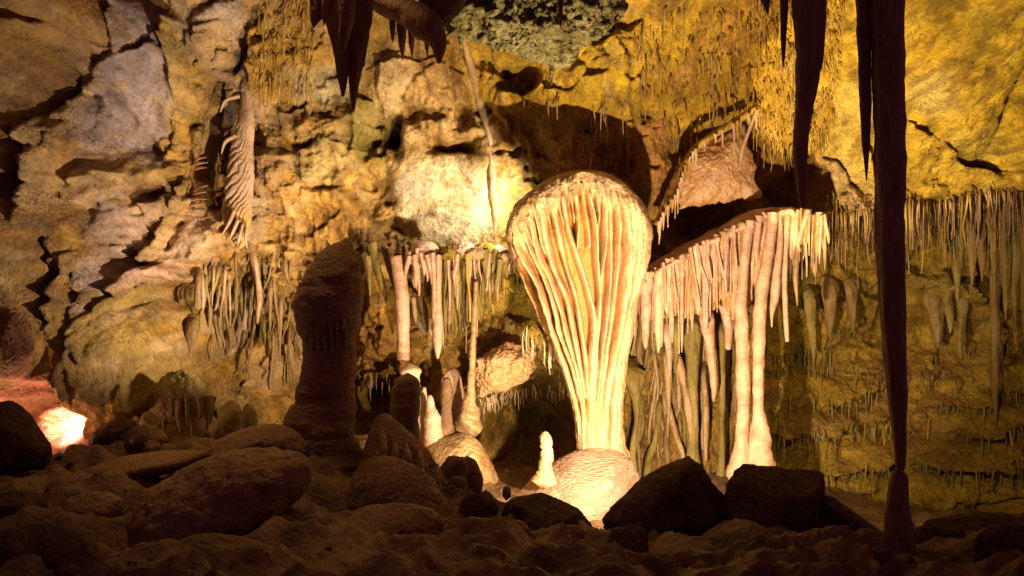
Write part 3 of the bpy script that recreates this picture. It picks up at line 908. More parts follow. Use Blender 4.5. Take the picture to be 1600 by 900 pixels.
def surf_y(px, py, inset=1.0):
    l, r = sil(py)
    c, h = (l + r) / 2, (r - l) / 2
    a = np.clip((px - c) / h, -1, 1)
    return YC - dep(py) * inset * np.sqrt(np.maximum(1 - a * a, 0.0))


RIBS = [
    ([(795, 342), (801, 368), (812, 395), (834, 437), (850, 480), (869, 545), (893, 614), (903, 662), (906, 706)], 5, 5, 7),
    ([(804, 328), (814, 356), (829, 390), (847, 431), (861, 468), (878, 535), (897, 590), (909, 640), (911, 706)], 5, 4.5, 6),
    ([(818, 315), (827, 345), (839, 394), (858, 437), (874, 480), (890, 545), (905, 600), (912, 660)], 6, 5, 6),
    ([(838, 300), (845, 335), (853, 378), (864, 420), (884, 463), (892, 500), (903, 560), (913, 620)], 8, 6.5, 6),
    ([(828, 308), (840, 352), (847, 385), (853, 405)], 4, 3.5, 2),
    ([(857, 290), (865, 330), (874, 372), (884, 415), (898, 458), (906, 500), (914, 555), (918, 620)], 7.5, 6, 6),
    ([(877, 283), (882, 320), (889, 360), (903, 402), (917, 447), (928, 490), (926, 560), (922, 638), (921, 706)], 6.5, 6.5, 12),
    ([(897, 280), (901, 315), (904, 350), (902, 388)], 5.5, 4.5, 3),
    ([(908, 280), (913, 320), (919, 357), (921, 384)], 4, 3.6, 3.2),
    ([(916, 278), (924, 315), (931, 350), (934, 410), (938, 463), (936, 500), (932, 550), (927, 630), (924, 706)], 5, 5, 10),
    ([(929, 279), (934, 310), (936, 335), (932, 365)], 4, 3.2, 2.5),
    ([(940, 279), (946, 310), (947, 350), (945, 399), (939, 440)], 5, 4.2, 3),
    ([(951, 281), (954, 320), (954, 370), (955, 430), (950, 480), (944, 530), (936, 600), (930, 660)], 5, 3.4, 4),
    ([(960, 283), (966, 320), (969, 357), (966, 410), (958, 479), (949, 545), (939, 620), (934, 706)], 4.5, 4.4, 9),
    ([(970, 290), (978, 325), (984, 362), (982, 423), (976, 485), (964, 550), (950, 620), (943, 706)], 5, 6, 9),
    ([(980, 296), (987, 325), (992, 350), (990, 390), (984, 445), (972, 510), (958, 580), (948, 650)], 4.5, 5, 6),
    ([(990, 305), (998, 335), (1002, 365), (998, 410), (986, 480), (974, 540), (964, 610), (961, 710)], 5, 5, 7),
    ([(1001, 318), (1008, 345), (1010, 375), (1002, 420), (990, 475), (981, 530), (971, 600), (966, 710)], 4.5, 5, 7),
    ([(1011, 336), (1016, 362), (1014, 392), (1006, 425), (994, 475), (985, 530), (977, 590), (972, 640), (974, 710)], 4.5, 5, 7),
    ([(867, 286), (874, 325), (880, 352)], 4, 3, 1.5),
    ([(888, 281), (893, 312), (897, 338), (899, 350)], 4, 3, 1.5),
    ([(847, 294), (853, 325), (858, 350)], 4, 3, 1.5),
    ([(809, 322), (818, 350), (832, 380), (843, 402)], 3.5, 3, 1.5),
    ([(975, 292), (981, 330), (982, 358)], 3.5, 3, 1.5),
]


def poly_dt(u, v, pts):
    best = np.full(u.shape, 1e9)
    tt = np.zeros(u.shape)
    n = len(pts) - 1
    for i, ((ax, ay), (bx, by)) in enumerate(zip(pts[:-1], pts[1:])):
        dx, dy = bx - ax, by - ay
        t = np.clip(((u - ax) * dx + (v - ay) * dy) / (dx * dx + dy * dy), 0, 1)
        d = np.hypot(u - ax - t * dx, v - ay - t * dy)
        m = d < best
        best = np.where(m, d, best)
        tt = np.where(m, (i + t) / n, tt)
    return best, tt


# one skin for plate, grooves and ribs, then cut into its parts
pys = np.concatenate([265.2 + 26 * np.linspace(0, 1, 46) ** 1.8, np.linspace(292, 716, 330)])
aF = np.sin(np.linspace(math.pi / 2, -math.pi / 2, 460) * 0.999)
aF = 0.55 * aF + 0.45 * np.linspace(1, -1, 460)
tb = np.linspace(math.pi, 2 * math.pi, 62)[1:-1]
nF, nu, nv = 460, 520, len(pys)
PY = np.repeat(pys[:, None], nu, 1)
l_, r_ = sil(pys)
cc, hh = ((l_ + r_) / 2)[:, None], ((r_ - l_) / 2)[:, None]
front = np.repeat((np.arange(nu) < nF)[None], nv, 0)
CA = np.repeat(np.concatenate([aF, np.cos(tb)])[None], nv, 0)
mm = np.interp(PY, [265, 340, 410, 500, 600], [16, 14, 7, 3.2, 2.0])
SA = np.where(front, 0.74 * (1 - np.minimum(np.abs(CA), 1) ** mm) ** (1 / mm) + 0.26 * np.sqrt(np.clip(1 - CA * CA, 0, 1)), -np.sqrt(np.clip(1 - CA * CA, 0, 1)))
PX = cc + hh * CA
PX = PX + (3.0 * perlin(np.stack([PX * .03, PY * .012, PX * 0], -1), 5) + 1.2 * perlin(np.stack([PX * .1, PY * .04, PX * 0], -1), 6)) * SA.clip(0) * 0.7
prof = np.zeros(PX.shape)
owner = np.full(PX.shape, -1)
for k, (pp, w0, w1, w2) in enumerate(RIBS):
    d, t = poly_dt(PX, PY, spline(np.column_stack([pp, np.zeros(len(pp))]), 24)[:, :2].tolist())
    w = np.interp(t, [0, 0.12, 0.5, 1], [w0 * 0.75, w0 * 0.92, w1 * 0.9, w2 * 0.9]) * (1 + 0.22 * perlin(np.stack([t * 9 + k, t * 0, t * 0], -1), k))
    p = np.sqrt(np.clip(1 - (d / w) ** 2, 0, 1)) * np.interp(t, [0, 0.06, 1 if w2 > 2 else 0.8, 1], [0.3, 1, 1, 1 if w2 > 2 else 0.35])
    m = p > prof
    prof = np.where(m, p, prof)
    owner = np.where(m, k, owner)
d_arc, _ = poly_dt(PX, PY, [tuple(a) for a in arc])
d_rag = d_arc + 16 * perlin(np.stack([PX * .05, PY * .02, PX * 0], -1), 61) + 7 * perlin(np.stack([PX * .16, PY * .03, PX * 0], -1), 62)
fade = sstep(20, 58, d_rag) * front * np.interp(PY, [300, 540, 640, 700, 716], [1, 0.85, 0.6, 0.4, 0.0])
fade = np.where(PY > 392, np.maximum(fade, 0), fade)
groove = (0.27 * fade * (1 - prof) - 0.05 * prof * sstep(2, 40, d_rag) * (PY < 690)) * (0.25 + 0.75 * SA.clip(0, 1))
capr = np.where(d_arc < 3, np.sqrt(np.clip(1 - (1 - np.minimum(d_arc, 3) / 3) ** 2, 0, 1)), 1)
capr = np.where(PY < 392, 0.8 + 0.2 * capr, 1)
y0 = YC - np.where(front, dep(PY) * capr, 0.16) * SA
xm = (PX - 800) * K * y0 - groove * CA * 0.35
ym = y0 + groove * np.where(front, 1, 0)
zm = CZ - (PY - 450) * K * y0
SV = np.stack([xm, ym, zm], -1)
nz = 0.028 * fbm(SV * 2.6, 5, 7) + 0.007 * fbm(SV * np.array([22, 22, 9]), 3, 8)
SV[..., 0] += nz * CA
SV[..., 1] -= nz * SA
SC_ = np.zeros(SV.shape)
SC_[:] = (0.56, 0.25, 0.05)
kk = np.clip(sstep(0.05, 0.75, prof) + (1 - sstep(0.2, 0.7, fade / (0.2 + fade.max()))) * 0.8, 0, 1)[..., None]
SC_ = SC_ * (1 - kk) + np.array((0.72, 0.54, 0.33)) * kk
yl = sstep(0.0, 0.5, fbm(SV * np.array([5, 5, 1.2]), 3, 19))[..., None] * 0.5
SC_ = SC_ * (1 - yl) + np.array((0.66, 0.40, 0.12)) * yl
mo = (sstep(22, 6, d_arc) * sstep(930, 860, PX))[..., None] * 0.2
SC_ = SC_ * (1 - mo) + np.array((0.48, 0.38, 0.12)) * mo
M_shield = rockmat('shield_calcite', 0, 0, 0, scale=5, attr=True, fine=75, bump=0.5, rough=0.42, spec=0.55)
fq = grid_quads(nu, nv, True)
vown = np.where(front & (prof > 0.12) & (d_arc > 24), owner, np.where((d_arc < 34) | ~front & (PY < 400), -2, -1)).ravel()
fown = vown[fq[:, 0]]
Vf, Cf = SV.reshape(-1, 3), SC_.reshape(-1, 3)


def sub(name, ids, mat):
    q = fq[np.isin(fown, ids)]
    if len(q) < 4:
        return
    u, inv = np.unique(q.ravel(), return_inverse=True)
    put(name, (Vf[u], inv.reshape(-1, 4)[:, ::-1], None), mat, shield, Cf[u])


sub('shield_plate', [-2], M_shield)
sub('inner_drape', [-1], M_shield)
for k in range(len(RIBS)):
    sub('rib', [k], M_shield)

# the mound under the shield and what stands on it
dg = rock([(776, 800), (812, 760), (850, 730), (885, 708), (920, 696), (965, 699), (994, 716), (1008, 770), (1000, 860), (900, 890), (780, 860)], 11.0, 0.75, 24, 6, 0.03, 3, 5, (1, 1, 2.5))
tag(put('flowstone_mound', dg, M_dais), 'brightly lit pinkish flowstone mound carrying the shield stem', 'mound')
st = ptube([(852, 676, 5), (852, 680, 8), (853, 690, 9.5), (854, 700, 9), (854, 712, 11), (853, 724, 10.5), (852, 738, 13), (850, 752, 20)], 10.45, seg=32, rings=120, amp=0.2, freq=(5, 5, 22), seed=4, octv=4, round_top=True)
tag(put('stalagmite', st, M_cream), 'small white ringed stalagmite on the lit pinkish mound', 'stalagmite')

# ---------------------------------------------------------------- canopy of draperies right of the shield
top = np.array([(992, 432), (1010, 420), (1040, 404), (1070, 388), (1100, 372), (1130, 357), (1160, 342), (1180, 331), (1200, 326), (1225, 323), (1255, 323), (1280, 331), (1300, 336)], float)
DC = 11.6


def ctop(px):
    return np.interp(px, top[:, 0], top[:, 1])


org = P(1170, 720, DC)
can = empty('drapery_canopy', org, 'wide pinkish drapery canopy with two tall columns right of the shield', 'drapery canopy')
can['_org'] = list(org)
tt = spline(np.column_stack([top, top[:, 0] * 0]), 60)
pts = [P(a, b + 11, DC) + np.array([0, 0.42, 0]) for a, b, _ in tt]
put('ledge', tube(pts, np.interp(np.arange(60), [0, 20, 40, 52, 60], [13, 11, 14, 10, 4]) * K * DC, np.interp(np.arange(60), [0, 44, 60], [0.62, 0.62, 0.12]), seg=48, rings=260, amp=0.26, freq=(4, 3, 4), seed=2, octv=5), M_pink, can)
# back sheet from which the draperies stand proud
nu, nv = 320, 60
xs = np.linspace(996, 1262, nu)
bot = np.interp(xs, [996, 1040, 1090, 1130, 1160, 1200, 1230, 1262], [478, 478, 478, 470, 470, 440, 410, 380]) + 34 * perlin(np.stack([xs * .13, xs * 0, xs * 0], -1), 3) + 26 * perlin(np.stack([xs * .05, xs * 0, xs * 0], -1), 4)
V = np.zeros((nv, nu, 3))
for j in range(nv):
    s = j / (nv - 1)
    py = ctop(xs) + 8 + s * (bot - ctop(xs))
    V[j, :, 0] = (xs - 800) * K * DC
    V[j, :, 2] = CZ - (py - 450) * K * DC
    V[j, :, 1] = DC - 0.06 + 0.22 * s
    V[j, :, 1] -= min(1, 0.15 + s * 2.0) * 0.085 * fbm(np.stack([V[j, :, 0] * 9 + 0.25 * np.sin(V[j, :, 2] * 4), V[j, :, 1] * 0, V[j, :, 2] * 0.8], -1), 3, 9, ridged=True)
Vb = V.copy()
Vb[..., 1] += 0.25
nn = nu * nv
Q = grid_quads(nu, nv)
edge = np.r_[np.arange(nu), np.arange(1, nv) * nu + nu - 1, nn - 2 - np.arange(nu - 1), (np.arange(nv - 2, 0, -1)) * nu]
e2 = np.roll(edge, -1)
put('back_drape', (np.r_[V.reshape(-1, 3), Vb.reshape(-1, 3)], np.r_[Q, Q[:, ::-1] + nn, np.stack([edge, edge + nn, e2 + nn, e2], -1)], None), M_canopy, can)
put('column', ptube([(1172, 345, 9, 12), (1166, 385, 7.5), (1162, 430, 7), (1158, 470, 9), (1159, 520, 10.5), (1161, 590, 10.5), (1161, 650, 9.5), (1159, 690, 10.5), (1156, 722, 16), (1154, 745, 20)], DC - 0.18,
                    seg=40, rings=180, amp=0.17, freq=(8, 8, 5), octv=4, seed=11), M_pink, can)
put('column', ptube([(1207, 332, 8, 12), (1204, 375, 8.5), (1194, 430, 10), (1188, 480, 10), (1186, 540, 9.5), (1185, 600, 9), (1185, 640, 9), (1187, 665, 13), (1188, 690, 17), (1188, 720, 21), (1186, 748, 26)], DC - 0.22,
                    seg=44, rings=200, amp=0.16, freq=(8, 8, 6), octv=4, seed=12), M_pink, can)
put('curtain', ptube([(1216, 330, 5, 10), (1217, 380, 6, 12), (1212, 430, 7, 12), (1210, 465, 7, 9), (1206, 492, 3), (1206, 511, 1)], DC - 0.1, seg=18, rings=70, amp=0.08, seed=13), M_pink, can)
put('stalactite', ptube([(1230, 329, 5, 10), (1228, 380, 4.5), (1226, 440, 4.2), (1228, 500, 4), (1230, 534, 3)], DC - 0.12, seg=14, rings=70, amp=0.1, seed=14, round_end=False), M_pink, can)
put('curtain', ptube([(1243, 328, 6, 10), (1241, 370, 5, 10), (1238, 396, 3)], DC - 0.1, seg=14, rings=40, amp=0.1, seed=15), M_pink, can)
put('stalactite', ptube([(1248, 330, 4), (1245, 390, 5), (1243, 430, 4.5), (1246, 478, 1)], DC - 0.06, seg=14, rings=50, amp=0.1, seed=16), M_tan, can)
put('drapery_fold', ptube([(1262, 328, 5, 9), (1254, 355, 4), (1247, 385, 3), (1250, 392, 2)], DC - 0.12, seg=12, rings=30, amp=0.1, seed=17), M_pink, can)
r = random.Random(3)
px = 1000.0
k = 0
while px < 1290:
    env = np.interp(px, [1000, 1030, 1070, 1100, 1140, 1150, 1215, 1240, 1270, 1290], [112, 130, 150, 140, 110, 150, 60, 110, 100, 80])
    L = env * r.choice((r.uniform(0.2, 0.6), r.uniform(0.5, 1.1), r.uniform(0.7, 1.1)))
    if 1150 < px < 1215:
        L = min(L, r.uniform(50, 120))
    b = ctop(px) + r.uniform(2, 8)
    w = r.choice((1.5, 1.8, 2.2, 2.8, 3.6, 4.6))
    dx = r.uniform(-4, 4) if k % 4 else r.uniform(-10, 10)
    if k % 7 == 3:
        w = r.uniform(6, 9)
    pr = r.uniform(-0.12, 0.14)
    put('stalactite', ptube([(px, b, w * 1.3, w * 2.2), (px + dx * .3, b + L * .25, w, w * 1.6), (px + dx * .8, b + L * .6, w * .8), (px + dx, b + L * .9, w * .5), (px + dx, b + L, 0.8)],
                            DC - pr, seg=14, rings=44, amp=0.34, freq=(11, 11, 3.2), seed=20 + k), r.choice([M_pink, M_pink, M_pink, M_tan, M_cream]), can)
    px += r.uniform(1.6, 4.2)
    k += 1
# wavy folds on its left half
for (a, b, c, d) in ((1078, 386, 1092, 470), (1088, 380, 1105, 445), (1098, 376, 1110, 430), (1118, 366, 1130, 430), (1132, 358, 1134, 450), (1146, 352, 1150, 410), (1190, 332, 1206, 345), (1050, 402, 1056, 460), (1036, 410, 1040, 470)):
    m1 = ((a + c) / 2 + r.uniform(-4, 4), (b + d) / 2)
    put('drapery_fold', ptube([(a, b, 3, 8), (m1[0], m1[1], 2.6, 7), (c, d, 2, 4), (c + 2, d + 12, .8)], DC - 0.16, seg=10, rings=40, amp=0.12, seed=int(a)), M_pink, can)

# ---------------------------------------------------------------- draperies behind, between the shield and the columns
BK = [
    ('curtain', [(1038, 490, 10, 6), (1050, 540, 9, 6), (1066, 590, 6, 6), (1078, 660, 5), (1080, 690, 1)], 12.3, M_tan, 'tan hanging drapery slanting right between shield and columns'),
    ('column', [(1082, 510, 13, 9), (1082, 580, 9), (1082, 660, 8.5), (1082, 720, 10), (1082, 760, 13)], 12.35, M_olive, 'straight olive brown column reaching the floor behind the big triangular boulder'),
    ('stalactite', [(1105, 500, 11, 8), (1110, 545, 8), (1114, 590, 6), (1115, 612, 4.5), (1115, 628, 1)], 12.0, M_pink, 'pale pointed stalactite ending left of the twin columns'),
    ('stalactite', [(1042, 520, 7), (1046, 560, 5), (1046, 586, 3.5)], 12.0, M_pink, 'blunt pale stalactite under the left part of the canopy'),
    ('stalactite', [(1055, 510, 8), (1057, 545, 6), (1054, 582, 1.2)], 12.1, M_olive, 'olive stalactite beside the blunt pale one under the canopy'),
    ('curtain', [(1130, 470, 10, 7), (1138, 510, 7), (1138, 545, 4)], 11.9, M_pink, 'pinkish blunt drapery just left of the first tall column'),
    ('column', [(1128, 520, 7), (1128, 600, 5), (1128, 690, 5), (1128, 760, 8)], 12.5, M_olive, 'thin olive column behind and left of the twin columns'),
    ('column', [(990, 590, 18, 8), (993, 620, 8), (994, 660, 4.5), (990, 690, 5), (992, 760, 7)], 12.4, M_olive, 'funnel topped thin column just right of the shield stem'),
    ('curtain', [(1030, 640, 5), (1026, 680, 5), (1014, 720, 6), (1010, 760, 6)], 12.6, M_olive, 'curved drapery low on the wall right of the funnel topped column'),
    ('stalactite', [(1043, 560, 6), (1045, 620, 4), (1043, 684, 1)], 12.35, M_tan, 'long thin stalactite hanging in front of the olive wall behind the shield'),
    ('curtain', [(1046, 640, 4), (1056, 680, 5), (1066, 710, 4), (1066, 740, 3)], 12.4, M_tan, 'thin bent drapery leaning toward the olive column'),
    ('curtain', [(1100, 590, 4, 4), (1103, 640, 5), (1102, 690, 4), (1103, 720, 2)], 12.6, M_tan, 'knobbly pale drapery between the olive columns'),
]
for nm, pp, D, mt, lb in BK:
    tag(put(nm, ptube(pp, D, root=0.5, seg=36, rings=110, amp=0.3, freq=(9, 9, 2.2), octv=4, seed=len(lb)), mt), lb, nm)
fr = empty('curtain_wall', P(1020, 760, 12.8), 'mass of thin olive draperies behind the shield and the canopy', 'drapery wall')
fr['_org'] = list(P(1020, 760, 12.8))
for k in range(80):
    px = r.uniform(985, 1155)
    t0 = r.uniform(450, 560) if k < 46 else r.uniform(560, 660)
    L = r.uniform(70, 170)
    w = r.choice((1.8, 2.4, 3.2, 4.5, 6))
    D = hit(px, min(t0 + 20, 700)) - r.uniform(0.02, 0.25)
    put('drapery', ptube([(px, t0, w * 1.2, w), (px + r.uniform(-6, 6), t0 + L * .3, w), (px + r.uniform(-9, 9), t0 + L * .7, w * .75), (px + r.uniform(-9, 9), t0 + L, w * .3)], D, root=0.4, seg=16, rings=44, amp=0.35, freq=(9, 9, 2.2), seed=k),
        r.choice([M_olive, M_drape, M_tan]), fr)

# ---------------------------------------------------------------- curtain cluster left of the shield
DL = 12.0
org = P(700, 660, DL)
lc = empty('curtain_cluster', org, 'cluster of thin pale curtains under a mossy ledge left of the shield', 'drapery cluster')
lc['_org'] = list(org)
put('ledge', rock([(634, 402), (636, 386), (645, 376), (662, 371), (680, 375), (692, 390), (694, 404), (680, 416), (645, 414)], DL + 0.15, 1.0, 8, 5, 0.03, 3, 3, (1, 1, 1)), M_pink, lc)
put('moss_ledge', rock([(680, 392), (720, 384), (770, 384), (806, 394), (812, 406), (790, 415), (700, 412), (682, 406)], DL + 0.25, 0.5, 9, 5, 0.10, 9, 6), M_moss, lc)
nu, nv = 220, 50
xs = np.linspace(640, 800, nu)
bot = np.interp(xs, [640, 680, 700, 740, 770, 800], [440, 470, 520, 510, 460, 425]) + 30 * perlin(np.stack([xs * .15, xs * 0, xs * 0], -1), 13)
V = np.zeros((nv, nu, 3))
for j in range(nv):
    q_ = j / (nv - 1)
    V[j, :, 0] = (xs - 800) * K * DL
    V[j, :, 2] = CZ - (394 + q_ * (bot - 394) - 450) * K * DL
    V[j, :, 1] = DL + 0.12 + 0.2 * q_
    V[j, :, 1] -= min(1, 0.15 + q_ * 2) * 0.08 * fbm(np.stack([V[j, :, 0] * 10 + 0.3 * np.sin(V[j, :, 2] * 4), V[j, :, 1] * 0, V[j, :, 2] * 0.9], -1), 3, 29, ridged=True)
Vb = V.copy()
Vb[..., 1] += 0.25
nn = nu * nv
Q = grid_quads(nu, nv)
edge = np.r_[np.arange(nu), np.arange(1, nv) * nu + nu - 1, nn - 2 - np.arange(nu - 1), (np.arange(nv - 2, 0, -1)) * nu]
e2 = np.roll(edge, -1)
put('back_drape', (np.r_[V.reshape(-1, 3), Vb.reshape(-1, 3)], np.r_[Q, Q[:, ::-1] + nn, np.stack([edge, edge + nn, e2 + nn, e2], -1)], None), M_olive, lc)
r = random.Random(15)
for k, (a, b, w, h) in enumerate(((702, 388, 15, 10), (722, 382, 16, 11), (741, 389, 14, 9), (757, 383, 15, 10), (775, 388, 16, 10), (793, 394, 13, 9))):
    put('ledge_lump', rock([(a - w * 1.6, b + 8), (a - w * .8, b - h * .3), (a + r.uniform(-3, 3), b - h * .5), (a + w * .9, b - h * .2), (a + w * 1.6, b + 8), (a + w, b + h + 8), (a - w, b + h + 8)], DL + r.uniform(-.05, .25), 0.6, 9, 5, 0.2, 7, 500 + k), (M_moss, M_pink, M_tan)[k % 3], lc)
r = random.Random(5)
CUR = [(640, 400, 634, 432, 4), (648, 398, 650, 450, 4), (657, 396, 663, 430, 3.5), (667, 398, 676, 450, 4), (676, 395, 681, 520, 4.5), (685, 398, 684, 560, 5), (652, 410, 655, 462, 2.5), (661, 405, 668, 440, 2.5)]
for k, (a, b, c, d, w) in enumerate(CUR):
    put('drapery', ptube([(a, b, w * 1.2, w * 2), ((a + c) / 2, b + (d - b) * .35, w, w * 1.3), (c, d - 8, w * .8), (c, d, w * .3)], DL - 0.12, seg=12, rings=50, amp=0.12, seed=k), M_pink, lc)
px, k = 640.0, 0
while px < 806:
    L = np.interp(px, [640, 680, 690, 720, 750, 775, 806], [50, 70, 165, 160, 120, 75, 50]) * r.choice((r.uniform(.2, .6), r.uniform(.5, 1.1)))
    w = r.choice((1.2, 1.5, 2.0, 2.6, 3.4))
    dx = r.uniform(-6, 5) if k % 3 else r.uniform(-13, 12)
    put('drapery', ptube([(px, 396 + r.uniform(-8, 14), w * 1.4, w * 2), (px + dx * .2, 402 + L * .3, w), (px + dx, 398 + L * .7, w * .85), (px + dx, 398 + L, w * .4)], DL + r.uniform(-.12, .35), seg=14, rings=44, amp=0.36, freq=(11, 11, 3.2), seed=40 + k),
        r.choice([M_pink, M_pink, M_olive, M_tan, M_ochre]), lc)
    px += r.uniform(1.0, 2.5)
    k += 1
put('moss_clump', rock([(752, 445), (770, 430), (795, 440), (800, 470), (792, 492), (770, 498), (755, 485)], DL + 0.35, 0.6, 7, 5, 0.14, 9, 8, (1, 1, .4)), M_moss, lc)
put('column', ptube([(744, 440, 3.5), (742, 480, 4.2), (739, 540, 4.8), (737, 590, 6), (735, 625, 9), (733, 645, 17), (732, 662, 21), (734, 676, 20)], DL - 0.1, seg=28, rings=150, amp=0.24, freq=(6, 6, 10), seed=77, octv=4), M_tan, lc)
tag(put('stalactite', ptube([(618, 400, 9, 7), (624, 430, 11), (628, 470, 11), (630, 510, 10.5), (630, 545, 10), (630, 563, 9.5)], DL - 0.05, seg=22, rings=70, amp=0.12, freq=(5, 5, 6), seed=31, round_end=False), M_pink),
    'thick pale stalactite with a flat broken end left of the mossy ledge', 'stalactite')
GD = [([(580, 380, 8, 5), (590, 420, 6), (598, 450, 5), (604, 470, 1.5)], 'olive drapery hanging above the dark standing stalagmite tip'),
      ([(600, 385, 6, 5), (612, 430, 5), (622, 460, 4)], 'slanting olive drapery merging into the broken stalactite'),
      ([(575, 400, 6), (577, 430, 4), (578, 462, 1)], 'short olive drapery right beside the dark stalagmite top'),
      ([(655, 460, 5), (664, 490, 6), (670, 515, 5), (676, 524, 2)], 'brown folded drapery in the dark gap behind the curtains'),
      ([(646, 465, 5), (652, 500, 5), (664, 522, 3)], 'slanted brown drapery beside the broken stalactite')]
for k, (pp, lb) in enumerate(GD):
    tag(put('drapery', ptube(pp, DL + 0.25 + 0.1 * (k > 2), seg=14, rings=50, amp=0.16, seed=60 + k), M_olive if k < 3 else M_tan), lb, 'drapery')
# what stands under the cluster
tag(put('stalagmite', ptube([(641, 569, 4), (641, 573, 13), (642, 590, 13.5), (645, 620, 14), (650, 660, 15), (652, 700, 18)], 11.7, seg=24, rings=60, amp=0.10, freq=(4, 4, 9), seed=51, round_top=True), M_cream),
    'flat topped pale stalagmite below the broken stalactite', 'stalagmite')
tag(put('stalagmite', ptube([(672, 618, 3), (672, 623, 5.5), (673, 636, 7), (675, 650, 12), (677, 675, 14), (678, 700, 18)], 11.5, seg=24, rings=60, amp=0.14, freq=(4, 4, 12), seed=52, round_top=True), M_pink),
    'short ringed pinkish stalagmite with a small nipple top', 'stalagmite')
tag(put('stalagmite', ptube([(663, 606, 3), (662, 625, 6), (662, 660, 9), (662, 695, 12)], 11.75, seg=20, rings=50, amp=0.12, freq=(4, 4, 10), seed=53, round_top=True), M_cream),
    'slim cream stalagmite close behind the dark round topped one', 'stalagmite')
tag(put('stalagmite', ptube([(698, 592, 6), (698, 605, 9), (697, 640, 9), (697, 675, 13), (697, 700, 16)], 11.6, seg=22, rings=60, amp=0.13, freq=(4, 4, 7), seed=54, round_top=True), M_brown),  # dark shape put where a narrow shadow falls on the flowstone
    'brown stump standing in for the narrow shadow between the curtains and the flared column', 'stalagmite')
tag(put('flowstone_sheet', rock([(688, 580), (712, 565), (728, 600), (722, 660), (700, 680), (688, 640)], 12.5, 0.8, 9, 5, 0.08, 4, 12, (1, 1, .3)), M_pink), 'pinkish flowstone sheet behind the narrow shadow stump', 'flowstone')
tag(put('flowstone_mound', rock([(640, 700), (690, 672), (735, 662), (762, 690), (790, 740), (800, 800), (720, 840), (640, 800)], 11.4, 0.9, 8, 6, 0.04, 3, 13, (1, 1, 2)), M_tan), 'tan flowstone mound under the flared column', 'mound')
tag(put('rock_nose', rock([(742, 560), (790, 535), (840, 545), (830, 590), (790, 612), (748, 622)], 12.6, 0.7, 16, 6, 0.13, 4, 15), M_canopy), 'pinkish rock nose with a fringe over the dark opening', 'rock')
tag(put('ledge_lump', rock([(806, 505), (830, 497), (866, 520), (876, 545), (850, 552), (812, 525)], 11.9, 0.6, 9, 4, 0.1, 5, 16), M_moss), 'small mossy ledge lump left of the shield ribs', 'rock ledge')

# ---------------------------------------------------------------- dark stalagmites in front
big = ptube([(541, 372, 3), (541, 379, 10), (538, 389, 20), (534, 400, 31), (529, 418, 40), (520, 447, 49.5), (513, 478, 52), (513, 505, 49.5), (515, 537, 42), (515, 568, 41.5), (510, 599, 43), (507, 630, 47), (505, 661, 50), (503, 700, 58), (505, 745, 80), (508, 800, 112)],
            8.4, seg=130, rings=320, amp=0.075, freq=(3.4, 3.4, 8.5), seed=61, octv=5, round_top=True)
sg = empty('stalagmite', P(508, 760, 8.4), 'tall massive dark stalagmite standing in shadow left of the curtains', 'stalagmite')
sg['_org'] = list(P(508, 760, 8.4))
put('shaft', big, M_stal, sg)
put('top_knob', rock([(546, 400), (554, 388), (564, 390), (571, 406), (572, 430), (560, 448), (546, 430)], 8.4, 0.9, 8, 4, 0.08, 4, 62), M_stal, sg)
for k, (a, b, c) in enumerate(((488, 505, 545), (497, 500, 548), (507, 508, 552), (517, 500, 548), (527, 505, 552), (537, 498, 545), (478, 500, 540))):
    yy = 8.4 - math.sqrt(max(0.05, 1 - ((a - 513) / 52) ** 2)) * 52 * K * 8.4
    put('drip_fold', ptube([(a, b, 3.5), (a + 1, (b + c) / 2, 4.2), (a + 2, c, 2)], yy + 0.03, seg=12, rings=30, amp=0.2, seed=k), M_stal, sg)
tag(put('stalagmite', ptube([(637, 585, 6), (637, 590, 15), (636, 604, 21), (634, 620, 23), (632, 650, 23), (631, 690, 25), (630, 740, 32)], 8.9, seg=50, rings=90, amp=0.07, freq=(3, 3, 7), seed=63, round_top=True), M_brown),
    'dark round topped stalagmite in front of the pale flat topped one', 'stalagmite')
tag(put('flowstone_mound', rock([(545, 720), (560, 665), (580, 640), (592, 627), (604, 630), (614, 650), (650, 672), (680, 700), (700, 760), (735, 820), (700, 900), (540, 900), (525, 800)], 8.2, 0.7, 9, 6, 0.07, 4, 64, (1, 1, .45)), M_stal),
    'draped brown mound with a knob top right of the tall dark stalagmite', 'mound')
for k, (a, b, c, w, lb) in enumerate(((598, 672, 748, 7, 'leftmost drip fold on the draped mound, below its knob'), (616, 690, 742, 6, 'second drip fold on the draped mound, beside the leftmost one'), (634, 694, 752, 7, 'third drip fold on the draped mound, the longest'), (655, 706, 748, 6, 'rightmost short drip fold on the draped mound'))):
    tag(put('drapery', ptube([(a, b, w * .5), (a + 2, (b + c) / 2, w), (a + 3, c, w * .5)], [8.0, 7.72, 7.66], seg=20, rings=60, amp=0.3, freq=(7, 7, 5), seed=70 + k), M_stal), lb, 'drapery')

